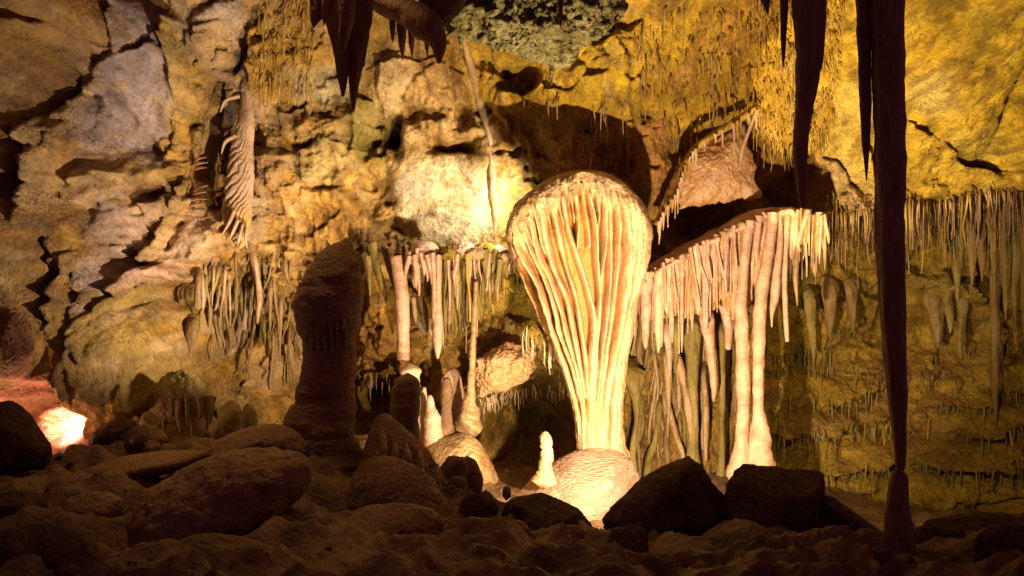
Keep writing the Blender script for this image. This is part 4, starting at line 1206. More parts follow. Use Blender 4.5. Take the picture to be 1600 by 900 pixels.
# ---------------------------------------------------------------- stalactites hanging in front
HANG = [
    ([(1387, -60, 27), (1388, 60, 24.5), (1390, 200, 23), (1391, 330, 22), (1394, 450, 19.5), (1399, 560, 16.5), (1404, 650, 12), (1407, 710, 8.5), (1407, 732, 7)], 6.0, 'huge dark stalactite almost touching the stalagmite below it'),
    ([(1262, -60, 25), (1264, 40, 22), (1263, 100, 18), (1257, 170, 14), (1251, 230, 11), (1252, 290, 7.5), (1254, 325, 2)], 6.2, 'long dark tapering stalactite ending above the right canopy'),
    ([(1283, -60, 7), (1284, 40, 6), (1283, 90, 3.5), (1283, 108, 1)], 6.15, 'thin dark stalactite hugging the long tapering one'),
    ([(1348, -60, 12), (1350, 60, 10.5), (1352, 160, 8.5), (1353, 230, 5.5), (1354, 282, 1)], 6.1, 'slender dark stalactite left of the huge one'),
    ([(1225, -60, 8), (1225, 20, 6), (1224, 70, 4), (1224, 104, 1)], 6.3, 'short thin dark stalactite left of the long tapering one'),
    ([(1192, -60, 12), (1196, 0, 8), (1200, 22, 1)], 6.3, 'dark stub of stalactite at the top edge, right of centre'),
    ([(876, -40, 6), (876, 10, 4), (876, 42, 1)], 7.8, 'tiny dark stalactite before the grey green rock'),
]
for k, (pp, D, lb) in enumerate(HANG):
    tag(put('stalactite', ptube(pp, D, seg=48 if k < 2 else 24, rings=260 if k < 2 else 120, amp=0.11 if k == 0 else 0.16, freq=(6, 6, 4.5), seed=80 + k, flute=5 if k < 2 else 0, fdepth=0.06, octv=4), M_dark), lb, 'stalactite', 'dark stalactites hanging in front')
tag(put('stalagmite', ptube([(1407, 734, 5), (1406, 738, 9), (1405, 752, 13), (1403, 790, 17), (1404, 830, 21), (1407, 870, 25), (1408, 940, 29)], 6.0, seg=48, rings=160, amp=0.09, freq=(4, 4, 7), seed=90, octv=4, round_top=True), M_dark),
    'slim dark stalagmite rising to meet the huge stalactite', 'stalagmite')
HL = [
    ([(508, -60, 26), (500, 10, 16), (492, 30, 8), (490, 43, 1.5)], 8.0, 'short fat dark stalactite, leftmost of the upper cluster'),
    ([(540, -60, 34, 24), (532, 10, 26, 20), (534, 60, 17, 14), (536, 110, 10), (536, 150, 2)], 8.05, 'long brown stalactite in the middle of the upper left cluster'),
    ([(565, -60, 26, 20), (564, 20, 18), (558, 80, 14), (553, 130, 8), (552, 174, 1.5)], 8.1, 'longest brown stalactite of the upper left cluster'),
    ([(545, -40, 14), (541, 30, 11), (536, 70, 6), (533, 90, 1.5)], 7.7, 'small brown stalactite lying over the front of the upper left cluster'),
    ([(510, -40, 9), (508, 10, 6), (506, 40, 1)], 7.9, 'thin stalactite between the leftmost and the long brown one'),
]
for k, (pp, D, lb) in enumerate(HL):
    tag(put('stalactite', ptube(pp, D, seg=36, rings=140, amp=0.22, freq=(6, 6, 3.2), seed=95 + k, flute=4, fdepth=0.07, octv=4), M_dark), lb, 'stalactite', 'brown stalactites of the upper left cluster')
tag(put('rock_beam', ptube([(570, -25, 24, 30), (600, 5, 17, 26), (640, 22, 20, 28), (668, 40, 26, 30), (684, 66, 15, 18), (686, 98, 3)], [8.7, 8.6, 8.5, 8.4, 8.4, 8.4], seg=44, rings=120, amp=0.12, freq=(3, 3, 3), seed=101, octv=5), M_dark),
    'dark slanting rock beam with hanging teeth under the roof', 'rock')
tag(put('rock_block', rock([(640, -60), (740, -70), (735, 0), (700, 45), (660, 30)], 8.6, 0.6, 12, 5, 0.08, 4, 102), M_dark), 'dark rock block at the roof above the slanting beam', 'rock')
for k, (a, b, c, w, lb) in enumerate(((613, 40, 66, 5, 'first'), (628, 38, 94, 8, 'longest'), (643, 45, 90, 6, 'slim'), (667, 55, 88, 5, 'small'))):
    tag(put('stalactite', ptube([(a, b - 12, w), (a, b + (c - b) * .4, w * .8), (a + 1, c, 0.8)], 8.75, seg=18, rings=40, amp=0.12, seed=110 + k), M_dark),
        {'first': 'leftmost short tooth under the slanting rock beam', 'longest': 'longest dark tooth under the slanting rock beam', 'slim': 'slim dark tooth right of the longest one', 'small': 'small tooth between the slim one and the beam tip'}[lb], 'stalactite', 'dark teeth under the rock beam')
tag(put('rock_pendant', rock([(690, -70), (700, 50), (725, 62), (765, 58), (800, 70), (835, 96), (862, 104), (880, 72), (915, 62), (945, 50), (968, 40), (985, -70)], 9.6, 0.5, 12, 6, 0.20, 9, 103), M_grey),
    'rough grey green rock hanging from the roof above the shield', 'rock')
for k, (a, b, c, w, lb) in enumerate(((862, 95, 132, 5, 'dark tooth below the grey green rock'), (770, 55, 95, 4, 'thin tooth left of the dark hollow'), (720, 20, 88, 6, 'dark spike at the left end of the grey green rock'))):
    tag(put('stalactite', ptube([(a, b - 12, w), (a, b + (c - b) * .4, w * .8), (a, c, 0.8)], 9.6, seg=14, rings=40, amp=0.15, seed=120 + k), M_grey), lb, 'stalactite')

# ---------------------------------------------------------------- long drapery left of the bright patch, ear-like drapery on the left wall
LD = [(724, 62, 4), (735, 100, 6.5), (747, 150, 8), (761, 195, 6), (768, 230, 4), (769, 262, 6), (773, 300, 8), (775, 340, 6), (774, 384, 2)]
tag(put('drapery', ptube(LD, [hit(a - 14, b) - 0.06 for a, b, _ in LD], seg=24, rings=140, amp=0.22, freq=(5, 5, 3), seed=130, octv=4), M_tan),
    'long tan drapery running down the wall right of the bright patch', 'drapery')
DE = 11.3
org = P(375, 380, DE)
ear = empty('wall_drapery', org, 'tall ear shaped folded drapery on the left wall', 'drapery')
ear['_org'] = list(org)
EP = [(386, 40, 5, 6), (384, 100, 7, 8), (385, 160, 9, 9), (383, 195, 14, 11), (380, 225, 17, 13), (377, 260, 20, 14), (374, 300, 22, 15), (371, 335, 22, 14), (372, 360, 17, 11), (376, 385, 7, 6)]
V, q, t = ptube(EP, [11.3, 11.35, 11.35, 11.35, 11.4, 11.4, 11.4, 11.4, 11.4, 11.4], seg=150, rings=240, amp=0.10, freq=(4, 4, 3), seed=131, octv=4)
ppx, ppy = 800 + V[:, 0] / (K * V[:, 1]), 450 - (V[:, 2] - CZ) / (K * V[:, 1])
wob = fbm(V * 2.5, 3, 15)
ph = (ppy + 1.9 * (ppx - 375) + 0.02 * (ppx - 375) ** 2) / 15.0 + 1.3 * wob
sn = np.abs(np.sin(math.pi * ph))
am = sstep(185, 225, ppy) * (1 - sstep(396, 410, ppx)) * (0.5 + 0.5 * sstep(398, 365, ppx))
am = am * (0.55 + 0.45 * fbm(V * 4 + 9, 2, 16))
V[:, 1] -= 0.034 * am * (sn - 0.5)
V[:, 0] -= 0.02 * am * (sn - 0.5)
ec = np.zeros(V.shape)
ec[:] = (0.44, 0.31, 0.19)
yy = sstep(300, 350, ppy)[:, None]
ec = ec * (1 - yy) + np.array((0.38, 0.24, 0.07)) * yy
M_ear = rockmat('folded_calcite', 0, 0, 0, scale=5, attr=True, fine=60, bump=0.5)
put('fold_body', (V, q, t), M_ear, ear, ec)
for k, pp in enumerate(([(374, 150), (352, 158), (344, 175)], [(366, 330), (356, 352), (347, 366)], [(372, 345), (364, 362), (358, 376)], [(380, 352), (374, 372), (371, 384)], [(386, 356), (384, 374), (386, 388)], [(368, 212), (352, 222), (346, 240)])):
    put('fold', ptube([(a, b, w, w * 1.8) for (a, b), w in zip(pp, (3.4, 2.6, 0.8))], [11.25, 11.2, 11.22], seg=12, rings=40, amp=0.15, seed=140 + k), M_tan, ear)
for k, (a, b, c, d) in enumerate(((303, 250, 322, 246), (303, 257, 324, 254), (305, 264, 322, 262), (302, 297, 324, 290), (300, 304, 322, 300), (299, 312, 323, 311), (296, 322, 320, 318), (302, 328, 322, 327), (345, 250, 352, 228))):
    D = hit(a, b)
    tag(put('helictite', ptube([(a, b, 2.6), ((a + c) / 2, (b + d) / 2 - 1, 1.8), (c, d, 0.7)], [D + 0.02, D - 0.12, D - 0.2], seg=10, rings=20, amp=0.12, seed=150 + k), M_pink), 'thin finger of calcite sticking out of the left wall beside the ear shaped drapery', 'helictite', 'calcite fingers on the left wall')
# tangled draperies in the hollow under it
TG = [([(345, 475, 7), (342, 520, 6), (338, 560, 4), (336, 590, 1.5)], 'slim hanging column in the tangled hollow, leftmost of three'),
      ([(360, 500, 5), (357, 540, 6), (350, 580, 5), (346, 600, 2)], 'gnarled hanging column in the middle of the tangled hollow'),
      ([(384, 480, 10, 7), (378, 520, 7), (372, 560, 5), (368, 585, 1.5)], 'funnel shaped drapery at the right of the tangled hollow'),
      ([(310, 440, 5), (309, 465, 5), (308, 482, 5)], 'short post under the pink ledge on the left wall'),
      ([(316, 440, 3), (317, 465, 3), (316, 480, 3)], 'thin post beside the short one under the pink ledge'),
      ([(408, 500, 6), (410, 530, 5), (412, 560, 1)], 'tan drapery over the pale bulge low on the wall'),
      ([(395, 400, 6), (402, 430, 5), (405, 470, 5), (402, 505, 2)], 'twisted drapery right under the ear shaped one'),
      ([(300, 520, 8), (298, 545, 4), (297, 565, 1)], 'small leaf shaped drapery left of the tangled hollow')]
for k, (pp, lb) in enumerate(TG):
    D = hit(pp[0][0], pp[0][1]) - 0.15
    tag(put('drapery', ptube(pp, D, root=0.4, seg=30, rings=70, amp=0.34, freq=(9, 9, 3), octv=4, seed=160 + k), M_drape if k % 2 else M_tan), lb, 'drapery')
r = random.Random(12)
tw = empty('drapery_tangle', P(370, 600, 12.4), 'tangle of twisted thin draperies in a dark hollow of the left wall', 'drapery')
tw['_org'] = list(P(370, 600, 12.4))
for k in range(64):
    a, b = r.uniform(318, 455), r.uniform(395, 540)
    L, w = r.uniform(25, 90), r.uniform(1.0, 3.2)
    D = hit(a, b) - r.uniform(0.03, 0.25)
    dx = r.uniform(-14, 10)
    put('drapery', ptube([(a, b, w * 1.3), (a + dx * .3, b + L * .4, w), (a + dx, b + L * .8, w * .7), (a + dx, b + L, .8)], D, root=0.35, seg=9, rings=26, amp=0.4, freq=(9, 9, 5), seed=170 + k), r.choice([M_tan, M_drape, M_drape, M_olive]), tw)

# diagonal fringed ledge above the canopy and its wedge
org = P(1100, 310, 11.9)
dl = empty('fringed_ledge', org, 'pale diagonal ledge with a drip fringe above the right canopy', 'rock ledge')
dl['_org'] = list(org)
ln = [(1026, 352), (1040, 325), (1058, 300), (1068, 262), (1084, 235), (1110, 214), (1140, 196), (1165, 180), (1184, 168)]
put('lip', ptube([(a, b, 6, 12) for a, b in ln], [11.85, 11.8, 11.75, 11.7, 11.65, 11.6, 11.6, 11.55, 11.5], seg=20, rings=120, amp=0.25, freq=(6, 6, 6), seed=180, octv=4), M_ochre, dl)
put('wedge', rock([(1066, 250), (1110, 222), (1160, 196), (1172, 238), (1182, 292), (1186, 308), (1090, 314), (1062, 326)], 12.0, 0.3, 40, 6, 0.10, 5, 181), M_canopy, dl)
ls = np.array(ln, float)
r = random.Random(8)
for k in range(46):
    t = r.uniform(0, len(ln) - 1.01)
    i = int(t)
    a, b = ls[i] + (ls[i + 1] - ls[i]) * (t - i)
    L, w = r.uniform(12, 38), r.uniform(1.1, 2.2)
    put('stalactite', ptube([(a, b, w * 1.6), (a + r.uniform(-1, 1), b + L * .5, w), (a, b + L, .5)], 11.68 + r.uniform(-.1, .05) - 0.03 * i, seg=7, rings=12, amp=0.15, seed=k), r.choice([M_cream, M_ochre, M_pink]), dl)
put('branch', ptube([(1183, 170, 2), (1170, 205, 2.5), (1160, 235, 2.8), (1156, 265, 1)], 11.4, seg=10, rings=30, amp=0.15, seed=182), M_cream, dl)

# ---------------------------------------------------------------- right wall: big draperies under the shelf
r = random.Random(21)
RB = [(1500, 312, 470, 11), (1520, 310, 445, 8), (1535, 310, 440, 9), (1548, 305, 480, 6), (1568, 305, 500, 10), (1590, 305, 520, 10), (1606, 300, 560, 10), (1480, 330, 420, 6), (1556, 330, 680, 8), (1462, 470, 545, 13), (1480, 450, 520, 8), (1506, 470, 560, 7), (1330, 450, 520, 8), (1296, 455, 530, 9), (1265, 470, 560, 7)]
LB = ['broad brown drapery hanging from the right shelf, first of its row', 'narrow drapery second in the row under the right shelf', 'tapered drapery beside the dark gap under the right shelf', 'thin pale pointed drapery in the middle of the right row', 'drapery right of the dark gap under the right shelf',
      'wide drapery near the right edge of the photo', 'drapery cut by the right edge of the photo', 'short drapery left of the right row', 'long slim drapery reaching down past the right row', 'tongue shaped drapery hanging over the dim lower wall', 'pale stub drapery beside the tongue shaped one',
      'thin drapery right of the tongue shaped one', 'short drapery left of the huge dark stalactite on the dim wall', 'drapery on the dim wall right of the twin columns', 'narrow dark drapery close to the twin columns on the dim wall']
for k, (a, b, c, w) in enumerate(RB):
    D = hit(a, b + 30) - 0.22
    dx = r.uniform(-6, 6)
    tag(put('drapery', ptube([(a, b, w * 1.4, w), (a + dx * .3, b + (c - b) * .3, w, w * .8), (a + dx, b + (c - b) * .75, w * .6), (a + dx, c, 1.2)], D, root=0.5, seg=36, rings=90, amp=0.32, freq=(9, 9, 2), seed=200 + k), r.choice([M_drape, M_drape, M_olive])), LB[k], 'drapery', 'draperies of the right wall')

# ---------------------------------------------------------------- soda straws
def straw_geo(seed):
    rr = np.random.default_rng(seed)
    n = 6
    pth = np.array([(0, 0.03, 0.06), (rr.normal(0, .01), 0, -0.3), (rr.normal(0, .02), rr.normal(0, .02), -0.65), (rr.normal(0, .02), 0, -1.0)])
    return tube(pth, np.array([1.15, 0.95, 0.75, 0.4]) * 0.02, seg=6, rings=6, amp=0.25, freq=(3, 3, 5), seed=seed)


STR = {}
for nm, mt in (('ochre', M_ochre), ('olive', M_olive), ('cream', M_cream), ('tan', M_tan)):
    STR[nm] = []
    for s in range(4):
        me = mesh('soda_straw', *straw_geo(s + 5))
        me.materials.append(mt)
        STR[nm].append(me)
UNIT = [straw_geo(s + 5) for s in range(4)]


def straws(n, place, Lr, wr, mats, label, group, n_single, seed, push=(0.02, 0.12)):
    """n straws; the n_single longest as objects of their own, the rest of the fringe as one"""
    r = random.Random(seed)
    todo = []
    for _ in range(n):
        px, py = place(r)
        D = hit(px, py) - r.uniform(*push)
        todo.append((r.uniform(*Lr) * r.uniform(.5, 1), px, py, D, r.uniform(*wr)))
    todo.sort(reverse=True)
    rest = []
    for k, (L, px, py, D, w) in enumerate(todo):
        p = P(px, py, D)
        ln, wd = L * K * D, w * K * D / 0.034
        if k < n_single:
            o = bpy.data.objects.new('soda_straw', r.choice(STR[r.choice(mats)]))
            COL.objects.link(o)
            o.location = p
            o.scale = (wd, wd, ln)
            o.rotation_euler = (0, 0, r.uniform(0, 6.28))
            tag(o, label, 'soda straw', group)
        else:
            V, q, t = UNIT[r.randrange(4)]
            a = r.uniform(0, 6.28)
            c, s = math.cos(a), math.sin(a)
            Vr = np.column_stack([(V[:, 0] * c - V[:, 1] * s) * wd, (V[:, 0] * s + V[:, 1] * c) * wd, V[:, 2] * ln]) + p
            rest.append((Vr, q, t))
    if rest:
        tag(put('straw_fringe', join(rest), {'ochre': M_ochre, 'olive': M_olive, 'cream': M_cream, 'tan': M_tan}[mats[0]]), 'countless short ones among the ' + group, 'soda straws', kind='stuff')


def rect(x0, x1, y0, y1):
    return lambda r: (r.uniform(x0, x1), r.uniform(y0, y1))


def line(pts, jit=4):
    pts = np.array(pts, float)

    def f(r):
        t = r.uniform(0, len(pts) - 1.001)
        i = int(t)
        p = pts[i] + (pts[i + 1] - pts[i]) * (t - i)
        return p[0], p[1] + r.uniform(-jit, jit)
    return f


def patchy(poly, sd):
    pl = np.array(poly, float)

    def inside(x, y):
        c = False
        for (x0, y0), (x1, y1) in zip(pl, np.roll(pl, -1, 0)):
            if (y0 > y) != (y1 > y) and x < (x1 - x0) * (y - y0) / (y1 - y0) + x0:
                c = not c
        return c

    def f(r):
        for _ in range(60):
            x, y = r.uniform(pl[:, 0].min(), pl[:, 0].max()), r.uniform(pl[:, 1].min(), pl[:, 1].max())
            n = float(perlin(np.array([[x * .02, y * .02, sd]]), sd)[0] + 0.6 * perlin(np.array([[x * .06, y * .06, sd]]), sd)[0])
            if inside(x, y) and n > r.uniform(-0.75, 0.2):
                return x, y
        return x, y
    return f


straws(620, patchy([(1178, -10), (1322, -10), (1312, 110), (1296, 215), (1235, 246), (1172, 236), (1182, 150)], 3), (10, 48), (1.0, 2.4), ['ochre', 'olive', 'tan'], 'thin yellow straw stalactite in the dense patch left of the dark hanging stalactites', 'straws in the dense yellow patch of the vault', 50, 1)
straws(130, patchy([(985, 5), (1185, 5), (1180, 150), (1120, 190), (1050, 200), (990, 120)], 9), (14, 70), (1.2, 3.0), ['ochre', 'olive', 'tan'], 'brown straw stalactite hanging from the yellow vault above the diagonal ledge', 'straws on the vault above the diagonal ledge', 40, 2)
straws(40, rect(815, 1000, 150, 250), (20, 60), (1.2, 2.4), ['tan', 'ochre'], 'straw stalactite hanging in the shadow arch over the shield', 'straws in the shadow arch over the shield', 20, 3)
straws(90, rect(400, 490, -10, 140), (20, 60), (1.4, 3.2), ['ochre', 'tan'], 'ochre straw stalactite on the wall left of the brown stalactite cluster', 'straws left of the brown stalactite cluster', 25, 4)
straws(320, line([(1265, 342), (1340, 336), (1420, 322), (1470, 320), (1540, 302), (1620, 308)], 8), (25, 115), (1.3, 3.2), ['tan', 'ochre', 'olive'], 'straw stalactite in the long fringe under the right shelf', 'straws under the right shelf', 60, 5, (0.03, 0.35))
def overhang(pts):
    f = line(pts, 24)

    def g(r):
        for _ in range(40):
            x, y = f(r)
            if hit(x, y + 4) - hit(x, y - 4) > 0.05:
                return x, y - 1
        return x, y
    return g


for q, ln_ in enumerate(([(1205, 577), (1290, 563), (1400, 580), (1500, 573), (1610, 548)], [(1205, 628), (1300, 623), (1450, 635), (1610, 613)], [(1215, 675), (1320, 671), (1450, 675), (1610, 667)], [(1285, 738), (1400, 723), (1520, 718), (1610, 722)])):
    straws(80, overhang(ln_), (8, 52), (0.9, 2.4), ['olive', 'olive', 'ochre'], 'short straw stalactite in ' + ('the first', 'the second', 'the third', 'the lowest')[q] + ' tier of the dim lower right wall', 'straws of ' + ('the first', 'the second', 'the third', 'the lowest')[q] + ' tier on the right', 12, 6 + q, (0.0, 0.2))
straws(50, line([(558, 585), (610, 592), (650, 585)], 8), (18, 45), (1.4, 2.6), ['tan'], 'short straw stalactite over the dark opening beside the tall dark stalagmite', 'straws over the dark opening by the stalagmite', 10, 11)
straws(60, line([(750, 628), (800, 610), (885, 604)], 8), (14, 36), (1.4, 2.6), ['cream', 'tan'], 'short pale straw stalactite over the dark opening left of the shield stem', 'straws over the opening by the shield stem', 14, 12)
straws(40, line([(458, 515), (470, 525), (478, 530)], 6), (20, 50), (1.5, 2.6), ['tan'], 'thin straw stalactite just left of the tall dark stalagmite', 'straws beside the tall dark stalagmite', 8, 13)
r = random.Random(9)
for k in range(26):
    t = r.uniform(0, 1)
    px, py = 815 + 60 * t, 508 + 36 * t + r.uniform(-3, 3)
    o = bpy.data.objects.new('soda_straw', r.choice(STR['cream' if k % 2 else 'olive']))
    COL.objects.link(o)
    D = 11.75 + r.uniform(-.08, .1)
    o.location = P(px, py, D)
    w, L = r.uniform(1.6, 3) * K * D / 0.034, r.uniform(18, 52) * K * D
    o.scale = (w, w, L)
    tag(o, 'pale straw stalactite under the small mossy ledge left of the shield', 'soda straw', 'straws under the small mossy ledge')

# ---------------------------------------------------------------- boulders and mounds of the foreground
BO = [
    ([(-80, 470), (30, 478), (58, 505), (62, 545), (40, 575), (0, 600), (-80, 625)], 8.9, 0.5, 10, 0.05, M_lobe, 'rock_lobe', 'orange brown striped rock lobe overhanging the red niche', 6),
    # outline, D, depth, sharp, amp, material, name, label
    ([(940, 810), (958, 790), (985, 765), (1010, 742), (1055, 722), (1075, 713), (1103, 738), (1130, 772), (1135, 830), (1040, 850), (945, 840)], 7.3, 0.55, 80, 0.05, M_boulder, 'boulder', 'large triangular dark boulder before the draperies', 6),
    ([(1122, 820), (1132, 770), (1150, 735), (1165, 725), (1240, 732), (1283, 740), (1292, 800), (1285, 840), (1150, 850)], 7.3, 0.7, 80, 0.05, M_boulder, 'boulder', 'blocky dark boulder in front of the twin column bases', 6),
    ([(1268, 770), (1300, 775), (1335, 800), (1370, 825), (1370, 860), (1290, 860)], 7.2, 0.6, 60, 0.06, M_boulder, 'boulder', 'low dark boulder between the blocky one and the slim stalagmite', 5),
    ([(1140, 740), (1150, 735), (1160, 752), (1150, 770), (1135, 765)], 10.8, 0.8, 14, 0.05, M_dais, 'boulder', 'bright pinkish rock peeking out beside the blocky boulder', 4),
    ([(1425, 845), (1440, 815), (1480, 805), (1530, 802), (1600, 806), (1680, 800), (1690, 930), (1430, 930)], 6.4, 0.4, 12, 0.08, M_boulder, 'rock_mass', 'rough dark rock mass in the lower right corner', 6),
    ([(1520, 835), (1560, 812), (1620, 815), (1650, 930), (1510, 930)], 5.6, 0.6, 10, 0.08, M_boulder, 'boulder', 'knobbly dark boulder in front of the lower right rock mass', 6),
    ([(785, 800), (800, 780), (848, 770), (880, 785), (905, 795), (925, 820), (920, 845), (800, 845)], 7.8, 0.7, 50, 0.05, M_boulder, 'boulder', 'flat dark boulder at the foot of the lit mound', 6),
    ([(806, 830), (825, 805), (868, 786), (900, 800), (912, 830), (900, 860), (815, 860)], 7.3, 0.7, 60, 0.05, M_boulder, 'boulder', 'wedge shaped boulder in front of the flat one', 5),
    ([(770, 835), (785, 812), (808, 808), (830, 820), (834, 848), (820, 862), (780, 862)], 6.9, 0.8, 8, 0.05, M_brown, 'boulder', 'round brown boulder left of the wedge shaped one', 5),
    ([(864, 845), (872, 822), (900, 816), (918, 830), (918, 850), (890, 862)], 6.8, 0.8, 8, 0.06, M_brown, 'boulder', 'small round boulder right of the wedge shaped one', 5),
    ([(950, 850), (955, 825), (985, 820), (1010, 826), (1016, 880), (1020, 930), (945, 920)], 5.9, 0.6, 30, 0.06, M_boulder, 'boulder', 'upright dark boulder below the large triangular one', 5),
    ([(712, 805), (722, 775), (750, 768), (778, 780), (786, 805), (770, 830), (728, 832)], 7.4, 0.8, 8, 0.12, M_boulder, 'boulder', 'coarse nubbly boulder left of the flat one', 6),
    ([(680, 735), (700, 708), (728, 712), (738, 740), (725, 765), (690, 765)], 8.6, 0.8, 9, 0.06, M_brown, 'boulder', 'rounded dark rock behind the draped mound', 5),
    ([(712, 730), (725, 707), (742, 712), (758, 745), (755, 775), (722, 775)], 8.8, 0.8, 9, 0.05, M_brown, 'boulder', 'hump backed rock right of the rounded one', 5),
    ([(692, 760), (705, 742), (730, 742), (735, 770), (725, 790), (700, 785)], 8.1, 0.8, 9, 0.06, M_brown, 'boulder', 'small rock below the rounded one behind the draped mound', 5),
    ([(783, 775), (785, 760), (792, 756), (799, 762), (800, 778), (790, 785)], 8.8, 0.9, 8, 0.05, M_brown, 'boulder', 'tiny knob of rock left of the lit mound', 4),
    ([(470, 860), (520, 800), (600, 770), (690, 790), (740, 850), (760, 930), (460, 930)], 6.9, 0.5, 8, 0.06, M_stal, 'flowstone_mound', 'broad brown flowstone apron in the middle foreground', 6),
    ([(150, 810), (230, 745), (330, 700), (420, 682), (480, 686), (508, 712), (511, 738), (488, 775), (430, 828), (375, 868), (300, 905), (170, 905)], 6.7, 0.6, 10, 0.06, M_stal, 'flowstone_mound', 'big dark overhanging lobe left of the tall dark stalagmite', 6),
    ([(-60, 730), (-40, 640), (0, 622), (30, 630), (60, 665), (84, 702), (70, 735), (20, 745)], 8.2, 0.6, 20, 0.05, M_boulder, 'boulder', 'angular dark boulder in front of the red niche', 6),
    ([(138, 700), (150, 672), (190, 650), (212, 660), (208, 690), (190, 710), (150, 712)], 9.0, 0.7, 50, 0.06, M_boulder, 'boulder', 'dark rock right of the red niche', 5),
    ([(185, 690), (205, 665), (240, 660), (268, 682), (262, 700), (200, 705)], 8.8, 0.7, 9, 0.06, M_brown, 'boulder', 'rounded rock beside the dark one by the red niche', 5),
    ([(215, 665), (220, 645), (235, 640), (250, 650), (250, 668), (235, 675)], 9.6, 0.8, 9, 0.06, M_olive, 'boulder', 'small yellowish rock under the olive overhang', 4),
    ([(222, 715), (226, 690), (240, 684), (252, 692), (254, 715), (240, 724)], 8.2, 0.8, 9, 0.07, M_brown, 'boulder', 'little knob standing on the flowstone left of the lobe', 4),
    ([(320, 690), (335, 650), (345, 628), (365, 618), (382, 630), (384, 660), (380, 700)], 9.6, 0.7, 8, 0.04, M_olive, 'flowstone_mound', 'rounded olive mound, taller of a pair under the left wall', 5),
    ([(370, 690), (375, 640), (385, 625), (402, 634), (404, 660), (400, 700)], 9.5, 0.8, 8, 0.04, M_olive, 'flowstone_mound', 'rounded olive mound, smaller of a pair under the left wall', 5),
    ([(425, 700), (440, 650), (455, 625), (475, 620), (490, 660), (480, 710)], 9.2, 0.8, 8, 0.05, M_brown, 'flowstone_mound', 'brown mound leaning on the left side of the tall dark stalagmite', 5),
    ([(80, 820), (100, 775), (150, 762), (195, 775), (195, 820), (140, 850)], 6.6, 0.6, 9, 0.06, M_stal, 'flowstone_mound', 'low rounded lump in the left foreground', 5),
    ([(-40, 800), (0, 765), (60, 760), (85, 790), (60, 830), (-30, 840)], 6.6, 0.6, 9, 0.08, M_boulder, 'boulder', 'flat dark rock at the left edge of the foreground', 5),
    ([(60, 760), (90, 742), (150, 738), (168, 752), (150, 775), (80, 780)], 7.3, 0.7, 9, 0.06, M_brown, 'flowstone_mound', 'small dark lump above the low rounded one on the left', 5),
    ([(-60, 930), (-20, 830), (60, 805), (140, 835), (180, 880), (200, 940)], 5.4, 0.5, 9, 0.07, M_boulder, 'rock_mass', 'nearly black rock in the lower left corner', 6),
    ([(290, 715), (350, 672), (420, 655), (470, 665), (500, 700), (470, 740), (330, 745)], 8.0, 0.6, 8, 0.05, M_stal, 'flowstone_mound', 'smooth brown mound rising behind the overhanging lobe', 6),
    ([(520, 770), (545, 715), (590, 700), (660, 720), (720, 780), (740, 840), (640, 860), (530, 840)], 7.5, 0.6, 8, 0.06, M_stal, 'flowstone_mound', 'brown flowstone slope under the draped mound', 6),
    ([(230, 880), (270, 835), (340, 822), (420, 840), (470, 880), (450, 940), (240, 940)], 5.8, 0.5, 8, 0.06, M_brown, 'flowstone_mound', 'dark swell of flowstone at the bottom edge below the lobe', 6),
    ([(120, 735), (180, 712), (270, 700), (340, 705), (300, 735), (180, 760)], 7.7, 0.6, 8, 0.05, M_stal, 'flowstone_mound', 'long smooth flowstone swell left of the overhanging lobe', 5),
    ([(690, 870), (720, 830), (770, 830), (800, 870), (790, 920), (700, 920)], 6.1, 0.6, 8, 0.06, M_brown, 'boulder', 'rounded dark boulder at the bottom, right of the flowstone apron', 5),
    ([(780, 890), (800, 865), (850, 862), (870, 890), (860, 930), (790, 930)], 5.7, 0.6, 8, 0.06, M_brown, 'boulder', 'low rounded boulder at the bottom edge, near the middle', 5),
]
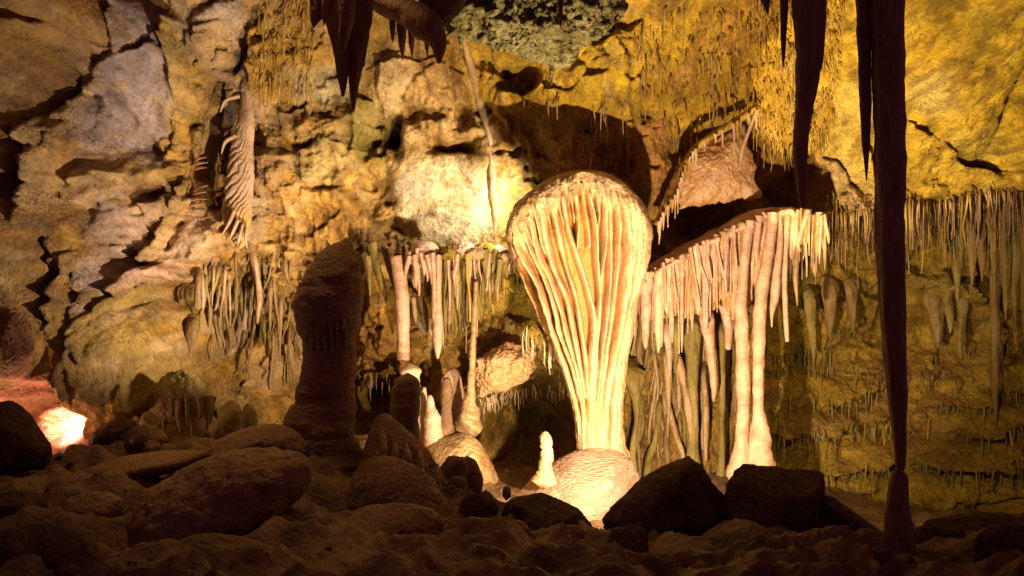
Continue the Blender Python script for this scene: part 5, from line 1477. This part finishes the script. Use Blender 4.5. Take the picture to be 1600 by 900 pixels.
for k, (ol, D, dp, sh, am, mt, nm, lb, sub) in enumerate(BO):
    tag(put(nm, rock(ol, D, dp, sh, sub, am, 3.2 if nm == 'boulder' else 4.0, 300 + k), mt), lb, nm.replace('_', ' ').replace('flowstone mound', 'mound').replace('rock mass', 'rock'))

# broken bits lying on the floor
rr = np.random.default_rng(77)
bits = []
Vi, Fi = ico(2)
for k in range(900):
    x, y = rr.uniform(-5.5, 5.5), rr.uniform(5.0, 9.5)
    if float(perlin(np.array([[x * .9, y * .9, 3.3]]), 3)[0]) < rr.uniform(-0.1, 0.5):
        continue
    sz = 0.012 + 0.06 * rr.random() ** 4
    Nn = rr.normal(size=(9, 3))
    Nn /= np.linalg.norm(Nn, axis=1)[:, None]
    dd = rr.uniform(0.5, 1, 9)
    rad = 1 / np.maximum((np.maximum(Vi @ Nn.T, 1e-3) / dd).max(1), 0.8)
    bits.append((Vi * rad[:, None] * sz * np.array([1.2, 1.0, 0.7]) + np.array([x, y, ground_z(x, y) + sz * 0.3]), None, Fi))
tag(put('rubble', join(bits), M_boulder), 'small broken stones strewn over the dark cave floor', 'rubble', kind='stuff')

# fringe of the olive overhang on the left
tag(put('flowstone_dome', rock([(222, 648), (232, 602), (262, 572), (300, 574), (328, 604), (337, 640), (330, 656), (296, 640), (262, 648), (240, 668)], 10.25, 0.7, 9, 6, 0.07, 5, 390, (1, 1, .6)), M_olive), 'olive dome of flowstone overhanging a dark hollow on the left', 'flowstone')
r = random.Random(31)
for k, (a, b, c, w) in enumerate(((258, 625, 665, 5), (268, 630, 652, 3), (280, 635, 668, 4), (292, 630, 660, 3), (300, 632, 675, 4), (312, 630, 650, 4), (322, 628, 668, 6), (330, 630, 655, 5))):
    tag(put('stalactite', ptube([(a, b - 10, w * 1.6), (a + r.uniform(-2, 2), (b + c) / 2, w), (a + r.uniform(-3, 3), c + 8, 1)], 10.1 + r.uniform(-.15, .25), seg=24, rings=40, amp=0.3, freq=(9, 9, 3), seed=400 + k), M_olive),
        'stubby olive stalactite under the dome shaped overhang of the left wall', 'stalactite', 'stubs under the olive overhang')
for o in bpy.data.objects:
    if '_org' in o.keys():
        del o['_org']
